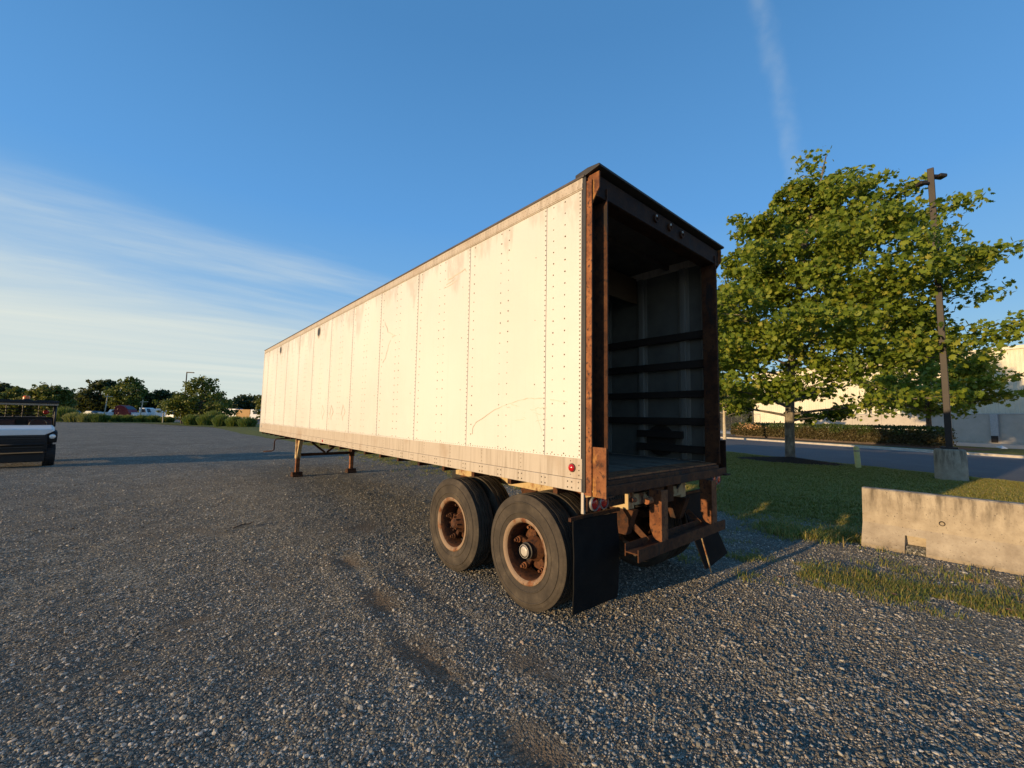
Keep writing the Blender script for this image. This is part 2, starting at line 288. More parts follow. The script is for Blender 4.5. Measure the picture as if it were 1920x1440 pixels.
# ------------------------------------------------------------------ mesh helpers
class MB:
    def __init__(s): s.v = []; s.f = []
    def add(s, vs, fs):
        o = len(s.v); s.v += [tuple(map(float, q)) for q in vs]; s.f += [tuple(o + i for i in f) for f in fs]; return s
    def box(s, x0, x1, y0, y1, z0, z1):
        return s.add([(x0, y0, z0), (x1, y0, z0), (x1, y1, z0), (x0, y1, z0), (x0, y0, z1), (x1, y0, z1), (x1, y1, z1), (x0, y1, z1)],
                     [(0, 3, 2, 1), (4, 5, 6, 7), (0, 1, 5, 4), (1, 2, 6, 5), (2, 3, 7, 6), (3, 0, 4, 7)])
    def prism(s, poly, axis, a, b):
        # poly in the two other axes (in x,y,z order), counter-clockwise or not
        def P(q, t):
            q = list(q); q.insert(axis, t); return q
        n = len(poly)
        return s.add([P(q, a) for q in poly] + [P(q, b) for q in poly],
                     [tuple(range(n))[::-1], tuple(range(n, 2 * n))] + [(i, (i + 1) % n, n + (i + 1) % n, n + i) for i in range(n)])
    def bar(s, p, q, wx, wy, up=(0, 0, 1)):
        p, q = Vector(p), Vector(q); d = (q - p).normalized(); u = Vector(up)
        if abs(d.dot(u)) > .98: u = Vector((1, 0, 0))
        a = d.cross(u).normalized() * wx / 2; b = a.cross(d).normalized() * wy / 2
        vs = [p - a - b, p + a - b, p + a + b, p - a + b, q - a - b, q + a - b, q + a + b, q - a + b]
        return s.add(vs, [(0, 3, 2, 1), (4, 5, 6, 7), (0, 1, 5, 4), (1, 2, 6, 5), (2, 3, 7, 6), (3, 0, 4, 7)])
    def tube(s, pts, r, n=8, cap=True):
        pts = [Vector(p) for p in pts]; m = len(pts); rs = r if isinstance(r, (list, tuple)) else [r] * m
        vs = []; ref = Vector((.31, .2, .93))
        for i, p in enumerate(pts):
            d = (pts[min(i + 1, m - 1)] - pts[max(i - 1, 0)]).normalized()
            rf = ref if abs(d.dot(ref)) < .95 else Vector((1, 0, 0))
            a = d.cross(rf).normalized(); b = d.cross(a)
            vs += [p + (a * math.cos(t) + b * math.sin(t)) * rs[i] for t in (2 * math.pi * k / n for k in range(n))]
        fs = [(i * n + k, i * n + (k + 1) % n, (i + 1) * n + (k + 1) % n, (i + 1) * n + k) for i in range(m - 1) for k in range(n)]
        if cap: fs += [tuple(range(n))[::-1], tuple(range((m - 1) * n, m * n))]
        return s.add(vs, fs)
    def lathe(s, prof, c, axis=0, n=48, close=False):
        # prof: (radius, offset along axis)
        vs = []
        for (r, o) in prof:
            for k in range(n):
                t = 2 * math.pi * k / n; q = [r * math.cos(t), r * math.sin(t)]; q.insert(axis, o)
                vs.append((q[0] + c[0], q[1] + c[1], q[2] + c[2]))
        m = len(prof)
        fs = [(i * n + k, i * n + (k + 1) % n, (i + 1) * n + (k + 1) % n, (i + 1) * n + k) for i in range(m - 1) for k in range(n)]
        return s.add(vs, fs)
    def build(s, name, mat, parent=None, smooth=False, bev=0, kind=None, org=None, auto=False):
        me = bpy.data.meshes.new(name)
        o3 = np.array(org if org is not None else (parent.get('_o', (0, 0, 0)) if parent else (0, 0, 0)), float)
        if parent is None and org is None: o3 = np.zeros(3)
        v = np.array(s.v, float) - o3
        me.from_pydata(v.tolist(), [], s.f); me.update()
        import bmesh as _b
        bm = _b.new(); bm.from_mesh(me); _b.ops.recalc_face_normals(bm, faces=bm.faces); bm.to_mesh(me); bm.free()
        return link(name, me, mat, parent, smooth, bev, kind, o3 if parent is None else None, auto)
def link(name, me, mat, parent=None, smooth=False, bev=0, kind=None, loc=None, auto=False):
    o = bpy.data.objects.new(name, me); col.objects.link(o)
    if mat: me.materials.append(MAT[mat] if isinstance(mat, str) else mat)
    if parent: o.parent = parent; o['_o'] = tuple(parent.get('_o', (0, 0, 0)))
    elif loc is not None: o.location = loc; o['_o'] = tuple(loc)
    if smooth:
        me.polygons.foreach_set('use_smooth', [True] * len(me.polygons))
        if auto: 
            try: me.set_sharp_from_angle(angle=R(38))
            except Exception: pass
    if bev:
        b = o.modifiers.new('bevel', 'BEVEL'); b.width = bev; b.segments = 2; b.limit_method = 'ANGLE'; b.angle_limit = R(35)
    if kind: o['kind'] = kind
    return o
def root(name, label, cat, loc=(0, 0, 0), group=None, rotz=0, local=False):
    o = bpy.data.objects.new(name, None); col.objects.link(o); o.location = loc; o.rotation_euler = (0, 0, rotz); o.empty_display_size = .2
    o['_o'] = (0, 0, 0) if local else tuple(loc)
    return tag(o, label, cat, group)
def tag(o, label, cat, group=None):
    o['label'] = label; o['category'] = cat
    if group: o['group'] = group
    return o
def npmesh(name, verts, faces, nper):
    me = bpy.data.meshes.new(name); nv, nf = len(verts), len(faces)
    me.vertices.add(nv); me.vertices.foreach_set('co', np.ascontiguousarray(verts, np.float32).ravel())
    me.loops.add(nf * nper); me.loops.foreach_set('vertex_index', np.ascontiguousarray(faces, np.int32).ravel())
    me.polygons.add(nf); me.polygons.foreach_set('loop_start', np.arange(0, nf * nper, nper, dtype=np.int32)); me.polygons.foreach_set('loop_total', np.full(nf, nper, np.int32))
    me.update(calc_edges=True); me.validate(); return me
def copy_tree(o, parent=None):
    c = o.copy(); col.objects.link(c)
    if parent: c.parent = parent
    for ch in o.children: copy_tree(ch, c)
    return c

rng = np.random.default_rng(7); random.seed(7)
def _hash(ix, iy, s):
    h = np.sin(ix * 127.1 + iy * 311.7 + s * 74.7) * 43758.5453; return h - np.floor(h)
def vnoise(x, y, s=0):
    ix, iy = np.floor(x), np.floor(y); fx, fy = x - ix, y - iy; fx = fx * fx * (3 - 2 * fx); fy = fy * fy * (3 - 2 * fy)
    a, b, c, d = _hash(ix, iy, s), _hash(ix + 1, iy, s), _hash(ix, iy + 1, s), _hash(ix + 1, iy + 1, s)
    return (a * (1 - fx) + b * fx) * (1 - fy) + (c * (1 - fx) + d * fx) * fy - .5
def fbm(x, y, s=0, oct=4):
    t = 0; a = 1
    for i in range(oct): t = t + a * vnoise(x * 2 ** i, y * 2 ** i, s + i); a *= .5
    return t
NV = np.array([.921, -.389]); UV_ = np.array([.389, .921])      # road frame: across, along
def rf(n, s): return (n * NV[0] + s * UV_[0], n * NV[1] + s * UV_[1])
def sstep(x, a, b):
    t = np.clip((x - a) / (b - a), 0, 1); return t * t * (3 - 2 * t)

# ------------------------------------------------------------------ ground
RUTS = [np.array([(-.75, 3.2), (-.86, 2.3), (-.93, 1.53), (-1.0, .91), (-1.03, .33), (-1.0, -.2), (-.95, -.9), (-.85, -2)]),
        np.array([(-.32, 3.0), (-.38, 2.0), (-.46, 1.2), (-.5, .5), (-.45, -.3), (-.35, -1.2)])]
def pline_dist(x, y, P):
    d = np.full(x.shape, 1e9)
    for a, b in zip(P[:-1], P[1:]):
        ab = b - a; t = np.clip(((x - a[0]) * ab[0] + (y - a[1]) * ab[1]) / (ab @ ab), 0, 1)
        d = np.minimum(d, np.hypot(x - a[0] - t * ab[0], y - a[1] - t * ab[1]))
    return d
def ground_h(x, y):
    r = np.hypot(x - CAM[0], y - CAM[1]); fade = 1 - sstep(r, 10, 40)
    h = (.030 * fbm(x * .55, y * .55, 3) + .013 * fbm(x * 2.2, y * 2.2, 9) + .007 * fbm(x * 7, y * 7, 5, 2)) * fade
    d0 = pline_dist(x, y, RUTS[0]); d1 = pline_dist(x, y, RUTS[1])
    wob = fbm(x * 3, y * 3, 21, 2) * .05
    k = .6 + 1.1 * fbm(x * 1.3, y * 1.3, 31, 2)
    for d, amp in ((d0, 1.), (d1, .6)):
        d = d + wob
        h = h - amp * k * .009 * np.exp(-(d / .075) ** 2) + amp * k * .009 * np.exp(-((d - .19) / .08) ** 2)
    # flat under tyres, landing feet
    for (cx, cy, rr) in ((.3, .73, .5), (.3, 1.97, .5), (2.1, .73, .5), (2.1, 1.97, .5), (.5, 10.6, .5), (2., 10.6, .5), (5.3, -2.4, 1.0)):
        m = np.exp(-(((x - cx) ** 2 + (y - cy) ** 2) / (rr * rr)) ** 2); h = h * (1 - m)
    # raised gravel berm against the barrier foot, drop under the lawn and road
    h = h + .05 * np.exp(-((x - 4.75) / .35) ** 2) * sstep(-y, -.2, .6)
    n = x * NV[0] + y * NV[1]
    h = h - .25 * sstep(x, 7.0, 8.0) * sstep(y, -40, -30) * (1 - sstep(y, 55, 60)) - .25 * sstep(n, 12, 16)
    return h
def dirt_at(x, y):
    d = pline_dist(x, y, RUTS[0]) + fbm(x * 3, y * 3, 21, 2) * .05
    t = np.exp(-(d / .17) ** 2) * np.clip(.55 + 1.6 * fbm(x * 1.7, y * 1.7, 44, 2), 0, 1)
    d = pline_dist(x, y, RUTS[1]) + fbm(x * 3, y * 3, 25, 2) * .06; t = np.maximum(t, .7 * np.exp(-(d / .13) ** 2) * np.clip(.3 + 1.6 * fbm(x * 1.7, y * 1.7, 47, 2), 0, 1))
    for (cx, cy, rr) in ((-1.93, 1.02, .16), (-1.02, .78, .15), (-2.3, 2.2, .2), (-1.6, 2.9, .25), (-3.2, 2.6, .3), (-.2, 4.4, .5), (-2.2, 5.5, .5)):
        t = np.maximum(t, np.exp(-(((x - cx) ** 2 + (y - cy) ** 2) / (rr * rr))) * (.45 + fbm(x * 6, y * 6, 12, 3)))
    return np.clip(t, 0, 1)
yaw = math.atan2(FWD[1], FWD[0])
ang = np.concatenate([np.linspace(-R(72), R(72), 421), np.linspace(R(72), 2 * math.pi - R(72), 41)[1:-1]]) + yaw
rad = np.concatenate([[.15], .5 * 1.0255 ** np.arange(0, 318)])
AA, RR = np.meshgrid(ang, rad); gx = CAM[0] + RR * np.cos(AA); gy = CAM[1] + RR * np.sin(AA); gz = ground_h(gx, gy)
na, nr = len(ang), len(rad)
gv = np.stack([gx, gy, gz], -1).reshape(-1, 3)
ii, jj = np.meshgrid(np.arange(nr - 1), np.arange(na), indexing='ij'); j2 = (jj + 1) % na
gf = np.stack([ii * na + jj, ii * na + j2, (ii + 1) * na + j2, (ii + 1) * na + jj], -1).reshape(-1, 4)[:, ::-1]
gv = np.vstack([gv, [[CAM[0], CAM[1], 0]]])
me = npmesh('ground', gv, gf, 4)
at = me.attributes.new('dirt', 'FLOAT', 'POINT'); at.data.foreach_set('value', dirt_at(gv[:, 0], gv[:, 1]).astype(np.float32))
link('ground', me, 'gravel', smooth=True, kind='structure')

def sheet(name, pts, z, mat):
    m = MB(); m.add([(x, y, z) for x, y in pts], [tuple(range(len(pts)))]); return m.build(name, mat, kind='structure')
sheet('road', [rf(16.3, -120), rf(31.65, -120), rf(31.65, 160), rf(16.3, 160)], .0, 'asphalt')
m = MB(); a, b, c, d = rf(31.6, -120), rf(31.85, -120), rf(31.85, 160), rf(31.6, 160)
m.add([(*a, -.1), (*b, -.1), (*c, -.1), (*d, -.1), (*a, .13), (*b, .15), (*c, .15), (*d, .13)], [(0, 3, 2, 1), (4, 5, 6, 7), (0, 1, 5, 4), (1, 2, 6, 5), (2, 3, 7, 6), (3, 0, 4, 7)])
m.build('kerb', 'kerb', kind='structure', bev=.03)
sheet('gutter', [rf(30.9, -120), rf(31.62, -120), rf(31.62, 160), rf(30.9, 160)], .006, 'kerb')
sheet('verge', [rf(31.8, -120), rf(51, -120), rf(51, 160), rf(31.8, 160)], .10, 'turf')
sheet('planting_bed', [rf(33.6, 13.2), rf(33.9, 20), rf(33.7, 28), rf(34.1, 40), rf(39, 40), rf(39, 13.2)], .112, 'mulch_red')
sheet('pavement', [rf(41.5, -120), rf(51.6, -120), rf(51.6, 120), rf(41.5, 120)], .115, 'kerb')
# lawn
ys = np.concatenate([np.linspace(-30, -5, 30), np.linspace(-5, 20, 120)[1:], np.linspace(20, 70, 40)[1:]])
ts = np.linspace(0, 1, 60)
def lawn_left(y): return 5.75 - .085 * np.clip(y, 0, 40) * (y > 0) + .35 * fbm(y * .7, y * 0 + 3, 8, 3)
def lawn_z(x, y):
    xl = lawn_left(y); xr = (16.45 - NV[1] * y) / NV[0]; t = (x - xl) / (xr - xl)
    return -.02 + .15 * sstep(x - xl, 0, 2.5) + .05 * fbm(x * .25, y * .25, 17, 3) * sstep(x - xl, 0, 2) - .06 * sstep(t, .9, 1)
TT, YY = np.meshgrid(ts, ys); xl = lawn_left(YY); xr = (16.45 - NV[1] * YY) / NV[0]; XX = xl + (xr - xl) * TT
lv = np.stack([XX, YY, lawn_z(XX, YY)], -1).reshape(-1, 3); nt_, ny = len(ts), len(ys)
ii, jj = np.meshgrid(np.arange(ny - 1), np.arange(nt_ - 1), indexing='ij')
lf = np.stack([ii * nt_ + jj, ii * nt_ + jj + 1, (ii + 1) * nt_ + jj + 1, (ii + 1) * nt_ + jj], -1).reshape(-1, 4)
link('lawn', npmesh('lawn', lv, lf, 4), 'turf', smooth=True, kind='structure')
# far left: verge with the shrubs, car park beyond
sheet('grass_verge', [(-60, 96), (-14, 84.5), (-4, 78), (.2, 63.5), (4.2, 53), (8, 49.5), (16, 45), (40, 60), (40, 72), (12, 66), (5, 74), (0, 90), (-15, 98), (-60, 112)], .03, 'turf')
sheet('car_park', [(-60, 111), (-15, 97), (0, 89), (5, 73), (12, 65), (40, 71), (60, 110), (-20, 165), (-90, 190)], .022, 'asphalt')

# ------------------------------------------------------------------ semi trailer
W, L = 2.43, 13.32
ZL, ZB, ZT, ZR = 1.16, 1.424, 3.69, 3.80
A0, PP = .4237, 1.2192
T = root('semi_trailer', 'white riveted box semi trailer with rusty open rear, parked on the gravel', 'trailer', (W / 2, 1.35, 0))
edges = [.012] + [A0 + k * PP for k in range(11)] + [L - .03]
for i in range(12):                                   # left skin, sheet by sheet, each lapping the next
    y0, y1 = edges[i] + .0035, edges[i + 1]; ny_, nz_ = 7, 13
    vs = []; 
    for a in range(nz_):
        for b in range(ny_):
            y = y0 + (y1 - y0) * b / (ny_ - 1); z = ZB - .01 + (ZT - ZB + .03) * a / (nz_ - 1)
            edge = 1 if 0 < b < ny_ - 1 and 0 < a < nz_ - 1 else 0
            x = -.0035 + .0035 * b / (ny_ - 1) + edge * random.uniform(-.0035, .0035)
            vs.append((x, y, z))
    n0 = len(vs); vs += [(.012, q[1], q[2]) for q in vs]
    fs = [(a * ny_ + b, a * ny_ + b + 1, (a + 1) * ny_ + b + 1, (a + 1) * ny_ + b) for a in range(nz_ - 1) for b in range(ny_ - 1)]
    fs += [tuple(n0 + k for k in f[::-1]) for f in fs]
    for a in range(nz_ - 1):
        for b in (0, ny_ - 1): p, q = a * ny_ + b, (a + 1) * ny_ + b; fs.append((p, q, n0 + q, n0 + p))
    MB().add(vs, fs).build('side_panel', 'white', T, smooth=True, auto=True)
MB().box(W - .012, W, .012, L, ZB - .01, ZT + .02).build('side_wall', 'white', T)
MB().box(0, W, L - .03, L, ZL, ZT + .1).build('front_wall', 'white', T)
MB().box(-.012, .04, L - .032, L + .012, ZL, ZR).build('corner_post', 'white', T, bev=.01)
MB().box(W - .04, W + .012, L - .032, L + .012, ZL, ZR).build('corner_post', 'white', T, bev=.01)
for x0, x1, sx in ((-.010, .05, -1), (W - .05, W + .010, 1)):
    MB().box(x0, x1, .0, L - .034, ZT, ZR).build('top_rail', 'alu', T, bev=.004)
    xo = x0 - .004 if sx < 0 else x1
    MB().box(xo, xo + .004, .0, L - .03, ZT + .012, ZT + .05).build('rail_strip', 'alu', T)
    xo = -.008 if sx < 0 else W - .02
    MB().box(xo, xo + .028, .0, L - .034, 1.262, ZB).build('bottom_rail', 'alu', T, bev=.003)
    xo = -.014 if sx < 0 else W - .02
    MB().box(xo, xo + .034, .0, L - .034, ZL, 1.260).build('side_sill', 'alu', T, bev=.003)
m = MB().prism([(-.018, ZR - .01), (-.018, ZR + .012), (.06, ZR + .03), (W - .06, ZR + .03), (W + .018, ZR + .012), (W + .018, ZR - .01)], 1, -.02, L + .014); m.build('roof', 'roofskin', T, bev=.004)
# rivets: small domes
def dome(m, y, z, x, r=.0082, n=6):
    vs = [(x + .001, y + r * math.cos(t), z + r * math.sin(t)) for t in (2 * math.pi * k / n for k in range(n))]
    vs += [(x - r * .42, y + r * .55 * math.cos(t), z + r * .55 * math.sin(t)) for t in (2 * math.pi * k / n for k in range(n))]
    m.add(vs, [(k, (k + 1) % n, n + (k + 1) % n, n + k) for k in range(n)] + [tuple(range(n, 2 * n))])
m = MB()
def row(y, dz, x, z0=ZB + .03, z1=ZT - .02):
    z = z0
    while z < z1: dome(m, y + random.uniform(-.0015, .0015), z, x); z += dz
row(.03, .034, -.0035); row(.20, .105, -.003)
for k in range(11):
    y = A0 + k * PP
    row(y + .014, .047, -.0035); row(y - .085, .105, -.001)
    if k < 10: row(y + PP * .44, .105, -.0022); row(y + PP * .54, .105, -.002)
    row(y + .14, .0 or .6, -.003)
y = .05
while y < L - .05: dome(m, y, ZB + .013, -.0035, .0052); dome(m, y + .02, ZT + .075, -.0098, .0045); dome(m, y, ZT + .03, -.0138, .0045); y += .043
m.build('rivets', 'rivet', T, kind='stuff', smooth=True)
m = MB(); k = 0; y = .10
while y < L - .2:                                     # bolt pairs of the floor cross members
    for dy in (0, .045):
        for dz in (1.185, 1.232): dome(m, y + dy, dz, -.0138, .009)
    if k % 2 == 0:
        for z in (1.29, 1.33, 1.37, 1.40): dome(m, y + .02, z, -.0078, .006)
    y += .305; k += 1
for z in (1.19, 1.235, 1.29, 1.33, 1.37): dome(m, .03, z, -.0138 if z < 1.26 else -.0078, .008)
m.build('bolts', 'rivet', T, kind='stuff', smooth=True)
# scratches, scuffs, stains
def ribbon(name, pts, wd, x=-.0055, mat='scratch'):
    m = MB(); P = [np.array(p, float) for p in pts]
    Q = []
    for a, b in zip(P[:-1], P[1:]):
        for t in np.linspace(0, 1, 5)[:-1]: Q.append(a + (b - a) * t + rng.normal(0, .004, 2))
    Q.append(P[-1])
    for i, (a, b) in enumerate(zip(Q[:-1], Q[1:])):
        d = b - a; nn = np.array([-d[1], d[0]]) / max(1e-6, np.hypot(*d)) * wd * rng.uniform(.35, 1.2)
        m.add([(x, *(a - nn)), (x, *(b - nn)), (x, *(b + nn)), (x, *(a + nn)), (x + .002, *(a - nn)), (x + .002, *(b - nn)), (x + .002, *(b + nn)), (x + .002, *(a + nn))],
              [(0, 1, 2, 3), (7, 6, 5, 4), (0, 4, 5, 1), (2, 6, 7, 3)])
    return m.build(name, mat, T)
ribbon('scratch', [(1.53, 1.56), (1.52, 1.63), (1.45, 1.70), (1.13, 1.83), (.92, 1.885), (.65, 1.93), (.46, 1.925)], .0030)
ribbon('scratch', [(.36, 1.91), (.16, 1.885)], .0022)
ribbon('scratch', [(.54, 1.81), (.46, 1.62)], .0016)
for q in range(9):
    yy = random.uniform(.5, 1.1); zz = 1.72 + random.uniform(0, .16)
    ribbon('scratch', [(yy, zz), (yy - random.uniform(.05, .14), zz + random.uniform(-.03, .03))], .0020)
ribbon('scratch', [(3.93, 3.19), (3.80, 3.02), (3.57, 2.94), (3.66, 2.92)], .0035)
ribbon('scratch', [(3.70, 2.88), (3.78, 2.79), (3.86, 2.62), (3.95, 2.56)], .0030)
ribbon('scratch', [(2.1, 3.42), (1.75, 3.46), (1.72, 3.43)], .006); ribbon('scratch', [(2.2, 3.33), (1.85, 3.37)], .005); ribbon('scratch', [(2.15, 3.37), (1.95, 3.40)], .004)
for yy in (6.82, 6.27, 5.61):
    ribbon('stain', [(yy + .10, 1.74), (yy + .03, 1.93), (yy - .10, 1.80), (yy - .02, 1.72)], .007)
    ribbon('stain', [(yy + .02, 1.72), (yy + .0, 1.64)], .006)
for (yy, zz) in ((7.39, 3.55), (11.02, 3.56)):
    hexa = [(yy + .10 * math.cos(t), zz + .10 * math.sin(t)) for t in (math.pi / 3 * k + math.pi / 6 for k in range(6))]
    big = [(yy + .13 * math.cos(t), zz + .15 * math.sin(t)) for t in (math.pi / 3 * k + math.pi / 6 for k in range(6))]
    vp = MB().prism(big, 0, -.0065, .005).build('vent_plate', 'alu', T)
    MB().prism(hexa, 0, -.0095, .006).build('vent_hole', 'black', vp)
MB().prism([(.10 + .036 * math.cos(t), 1.345 + .036 * math.sin(t)) for t in (2 * math.pi * k / 20 for k in range(20))], 0, -.016, .0).build('lamp_bezel', 'black', T)
MB().lathe([(.032, 0), (.030, -.012), (.022, -.020), (.010, -.024), (.001, -.025)], (-.012, .10, 1.345), 0, 20).build('marker_lamp', 'red', T, smooth=True)
MB().lathe([(.026, 0), (.022, -.012), (.010, -.016), (.001, -.017)], (-.012, 6.7, 1.21), 0, 16).build('marker_lamp', 'red', T, smooth=True)
MB().box(-.016, -.008, 13.0, 13.16, 1.29, 1.38).build('side_plate', 'hubcap', T)
# rear frame
def mir(x): return W - x
for s in (0, 1):
    f = (lambda x: x) if s == 0 else mir
    def bx(m, x0, x1, *r):
        a, b = sorted((f(x0), f(x1))); return m.box(a, b, *r)
    bx(MB(), -.004, .012, -.03, .010, ZL, ZR - .01).build('edge_seal', 'black', T)
    p = bx(MB(), .006, .018, -.085, .02, ZL - .02, 3.75).build('rear_post', 'rust' if s == 0 else 'rust_dark', T, bev=.002)  # far post takes the darker copy, its shade painted into the rust
    bx(MB(), .018, .15, -.006, .02, ZL, 3.75).build('post_web', 'rust_shade' if s == 0 else 'rust_dark', p)
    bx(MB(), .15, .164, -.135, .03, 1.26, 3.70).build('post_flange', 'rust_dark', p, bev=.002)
    bx(MB(), .020, .034, -.215 if s == 0 else -.15, -.085, ZL - .025, 1.525).build('gusset_plate', 'rust_paint' if s == 0 else 'rust_shade', p, bev=.003)  # far plate darkened by colour to look shaded
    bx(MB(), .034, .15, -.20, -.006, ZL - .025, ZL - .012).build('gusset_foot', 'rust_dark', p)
    mm = MB().prism([(-.006, 3.76), (-.006, 3.52), (-.05, 3.52), (-.15, 3.66), (-.15, 3.80), (-.05, 3.80)], 0, *sorted((f(.022), f(.036)))); mm.build('header_gusset', 'rust_paint', p)
hd = MB().box(.037, W - .037, -.12, .03, 3.60, 3.79).build('header', 'rust_shade', T, bev=.006)
MB().prism([(-.175, 3.845), (-.175, 3.825), (-.03, 3.80), (.08, 3.80), (.08, 3.845), (-.05, 3.858)], 0, -.01, W + .01).build('header_hood', 'black', hd, bev=.004)
MB().box(.16, W - .16, -.128, -.121, 3.605, 3.625).build('header_lip', 'rust_shade', hd)
for x in (.95, 1.22, 1.47):
    q = MB().lathe([(.040, 0), (.040, -.02), (.028, -.02), (.022, -.008), (.001, -.006)], (x, -.121, 3.71), 1, 14).build('lamp_socket', 'rust_dark', hd, smooth=True, auto=True)
    MB().box(x - .022, x - .006, -.150, -.14, 3.715, 3.735).build('lamp_stub', 'hubcap', q)
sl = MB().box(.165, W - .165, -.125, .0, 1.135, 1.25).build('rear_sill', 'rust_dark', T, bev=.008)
MB().box(.05, W - .05, -.155, -.126, 1.13, 1.215).build('sill_bumper', 'rust_dark', sl, bev=.006)
MB().box(.17, W - .17, -.10, .12, 1.252, 1.268).build('threshold', 'rust', sl)
# floor
for i in range(15):
    x0 = .05 + i * (W - .10) / 15; x1 = .05 + (i + 1) * (W - .10) / 15 - .008
    MB().box(x0, x1, .125, L - .05, 1.225, 1.262 + random.uniform(-.004, .004)).build('floor_plank', 'plank', T, bev=.003)
k = 0
for y in np.arange(.3, 13.2, .61):
    MB().box(.03, W - .03, y, y + .05, 1.10, 1.224).build('cross_member', 'rust_dark', T)
# inside: liner, posts, slats, bows
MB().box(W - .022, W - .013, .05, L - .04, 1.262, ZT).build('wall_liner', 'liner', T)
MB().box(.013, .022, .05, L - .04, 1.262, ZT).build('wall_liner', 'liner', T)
py = [.035, .33] + [.92 + .59 * k for k in range(21)]
for side_x in (0, 1):
    for y in py:
        x0 = .022 if side_x == 0 else W - .062; x1 = x0 + .04
        m = MB(); m.box(x0, x1, y - .035, y + .035, 1.265, ZT); xf = x0 if side_x else x1 - .01
        xo = W - .030 if side_x else .022
        m.box(xo, xo + .008, y - .075, y + .075, 1.265, ZT); m.build('wall_post', 'post', T, bev=.006)
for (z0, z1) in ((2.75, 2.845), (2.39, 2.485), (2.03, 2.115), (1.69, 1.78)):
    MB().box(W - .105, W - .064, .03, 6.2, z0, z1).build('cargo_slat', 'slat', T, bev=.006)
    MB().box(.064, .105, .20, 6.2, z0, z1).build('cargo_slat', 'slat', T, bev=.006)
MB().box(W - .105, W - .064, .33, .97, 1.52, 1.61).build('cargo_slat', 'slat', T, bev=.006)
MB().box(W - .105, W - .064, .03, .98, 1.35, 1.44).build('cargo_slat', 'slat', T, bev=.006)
MB().lathe([(.001, -.004), (.185, -.004), (.20, .0), (.20, .012)], (W - .060, .65, 1.485), 0, 32).build('round_patch', 'slat', T)
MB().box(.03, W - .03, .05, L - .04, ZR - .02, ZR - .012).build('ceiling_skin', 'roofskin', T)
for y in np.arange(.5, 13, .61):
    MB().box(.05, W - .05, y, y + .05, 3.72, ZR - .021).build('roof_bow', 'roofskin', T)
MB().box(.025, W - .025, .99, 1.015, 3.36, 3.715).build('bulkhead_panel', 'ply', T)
# lamps below the rear sill
for s in (0, 1):
    f = (lambda x: x) if s == 0 else mir
    a, b = sorted((f(-.012), f(.50)))
    br = MB().box(a, b, -.06, -.05, 1.02, 1.128).build('lamp_bracket', 'rust_dark', T)
    for x in (.065, .185):
        q = MB().lathe([(.058, .012), (.058, -.018), (.050, -.022), (.048, -.012)], (f(x), -.06, 1.075), 1, 24).build('lamp_bezel', 'chrome', br, smooth=True, auto=True)
        MB().lathe([(.049, 0), (.040, -.014), (.02, -.020), (.001, -.021)], (f(x), -.064, 1.075), 1, 24).build('tail_lamp', 'red', q, smooth=True)
    MB().lathe([(.030, 0), (.022, -.014), (.001, -.018)], (f(.125), -.062, 1.035), 1, 16).build('reflector', 'red', br, smooth=True)
    m = MB()
    for k in range(6): m.tube([(f(.25 + .032 * k), -.08, 1.125), (f(.262 + .032 * k), -.085, 1.08)], .010, 6)
    m.build('hose_coil', 'black', br)
    a, b = sorted((f(-.004), f(.02)))
    MB().box(a, b, -.015, .012, .99, 1.158).build('skirt_bracket', 'alu', T, bev=.003)
# underride guard
gd = MB(); gd.box(.38, 2.05, -.145, -.135, .625, .725); gd.box(.38, 2.05, -.265, -.255, .60, .70); gd.box(.38, 2.05, -.255, -.145, .655, .667)
gd = gd.build('underride_guard', 'rust_dark', T, bev=.002)
for x in (.80, 1.80):
    g1 = MB(); g1.prism([(-.12, 1.13), (-.12, .80), (-.16, .70), (-.252, .672), (-.247, 1.13)], 0, x - .008, x + .008)
    g1.box(x - .05, x + .06, -.262, -.248, .69, 1.13); g1.build('guard_upright', 'rust_mid', gd, bev=.002)
    MB().bar((x - .12, -.03, .80), (x - .09, -.15, .69), .012, .05).build('guard_brace', 'rust_dark', gd)
# suspension
for x in (.72, W - .72):
    sgn = 1 if x < 1 else -1
    MB().box(x - .05, x + .05, .02, 2.85, .93, 1.098).build('subframe_rail', 'sub', T, bev=.006)
    for y in (.10, 1.35, 2.62):
        m = MB().prism([(y - .13, .93), (y + .13, .93), (y + .05, .70), (y - .05, .70)], 0, x - .045, x + .045); m.build('spring_hanger', 'rust_dark', T, bev=.004)
    for yc in (.73, 1.97):
        sp_ = None
        for k in range(4):
            ln = .52 - .09 * k; pts = [(x, yc - ln, .73 - .030 * k), (x, yc - ln * .5, .70 - .030 * k), (x, yc, .685 - .028 * k), (x, yc + ln * .5, .70 - .030 * k), (x, yc + ln, .73 - .030 * k)]
            m = MB()
            for a, b in zip(pts[:-1], pts[1:]): m.bar(a, b, .075, .022)
            q = m.build('leaf_spring', 'rust_dark', T)
        MB().box(x - .055, x + .055, yc - .07, yc + .07, .585, .72).build('spring_clamp', 'rust_dark', T, bev=.004)
for y in (.02, 1.3, 2.6):
    MB().box(.77, W - .77, y, y + .08, .96, 1.06).build('subframe_tie', 'sub', T)
for yc in (.73, 1.97):
    MB().lathe([(.062, -.95), (.062, .95)], (W / 2, yc, .52), 0, 20).build('axle', 'rust_dark', T, smooth=True)
    MB().tube([(.86, yc + .02, .60), (.80, yc - .22, .66), (.86, yc - .30, .66)], [.09, .09, .08], 12).build('brake_chamber', 'rust_dark', T, smooth=True)
MB().lathe([(.001, -.5), (.16, -.49), (.17, -.46), (.17, .46), (.16, .49), (.001, .5)], (1.3, 3.0, .88), 0, 24).build('air_tank', 'black', T, smooth=True, auto=True)
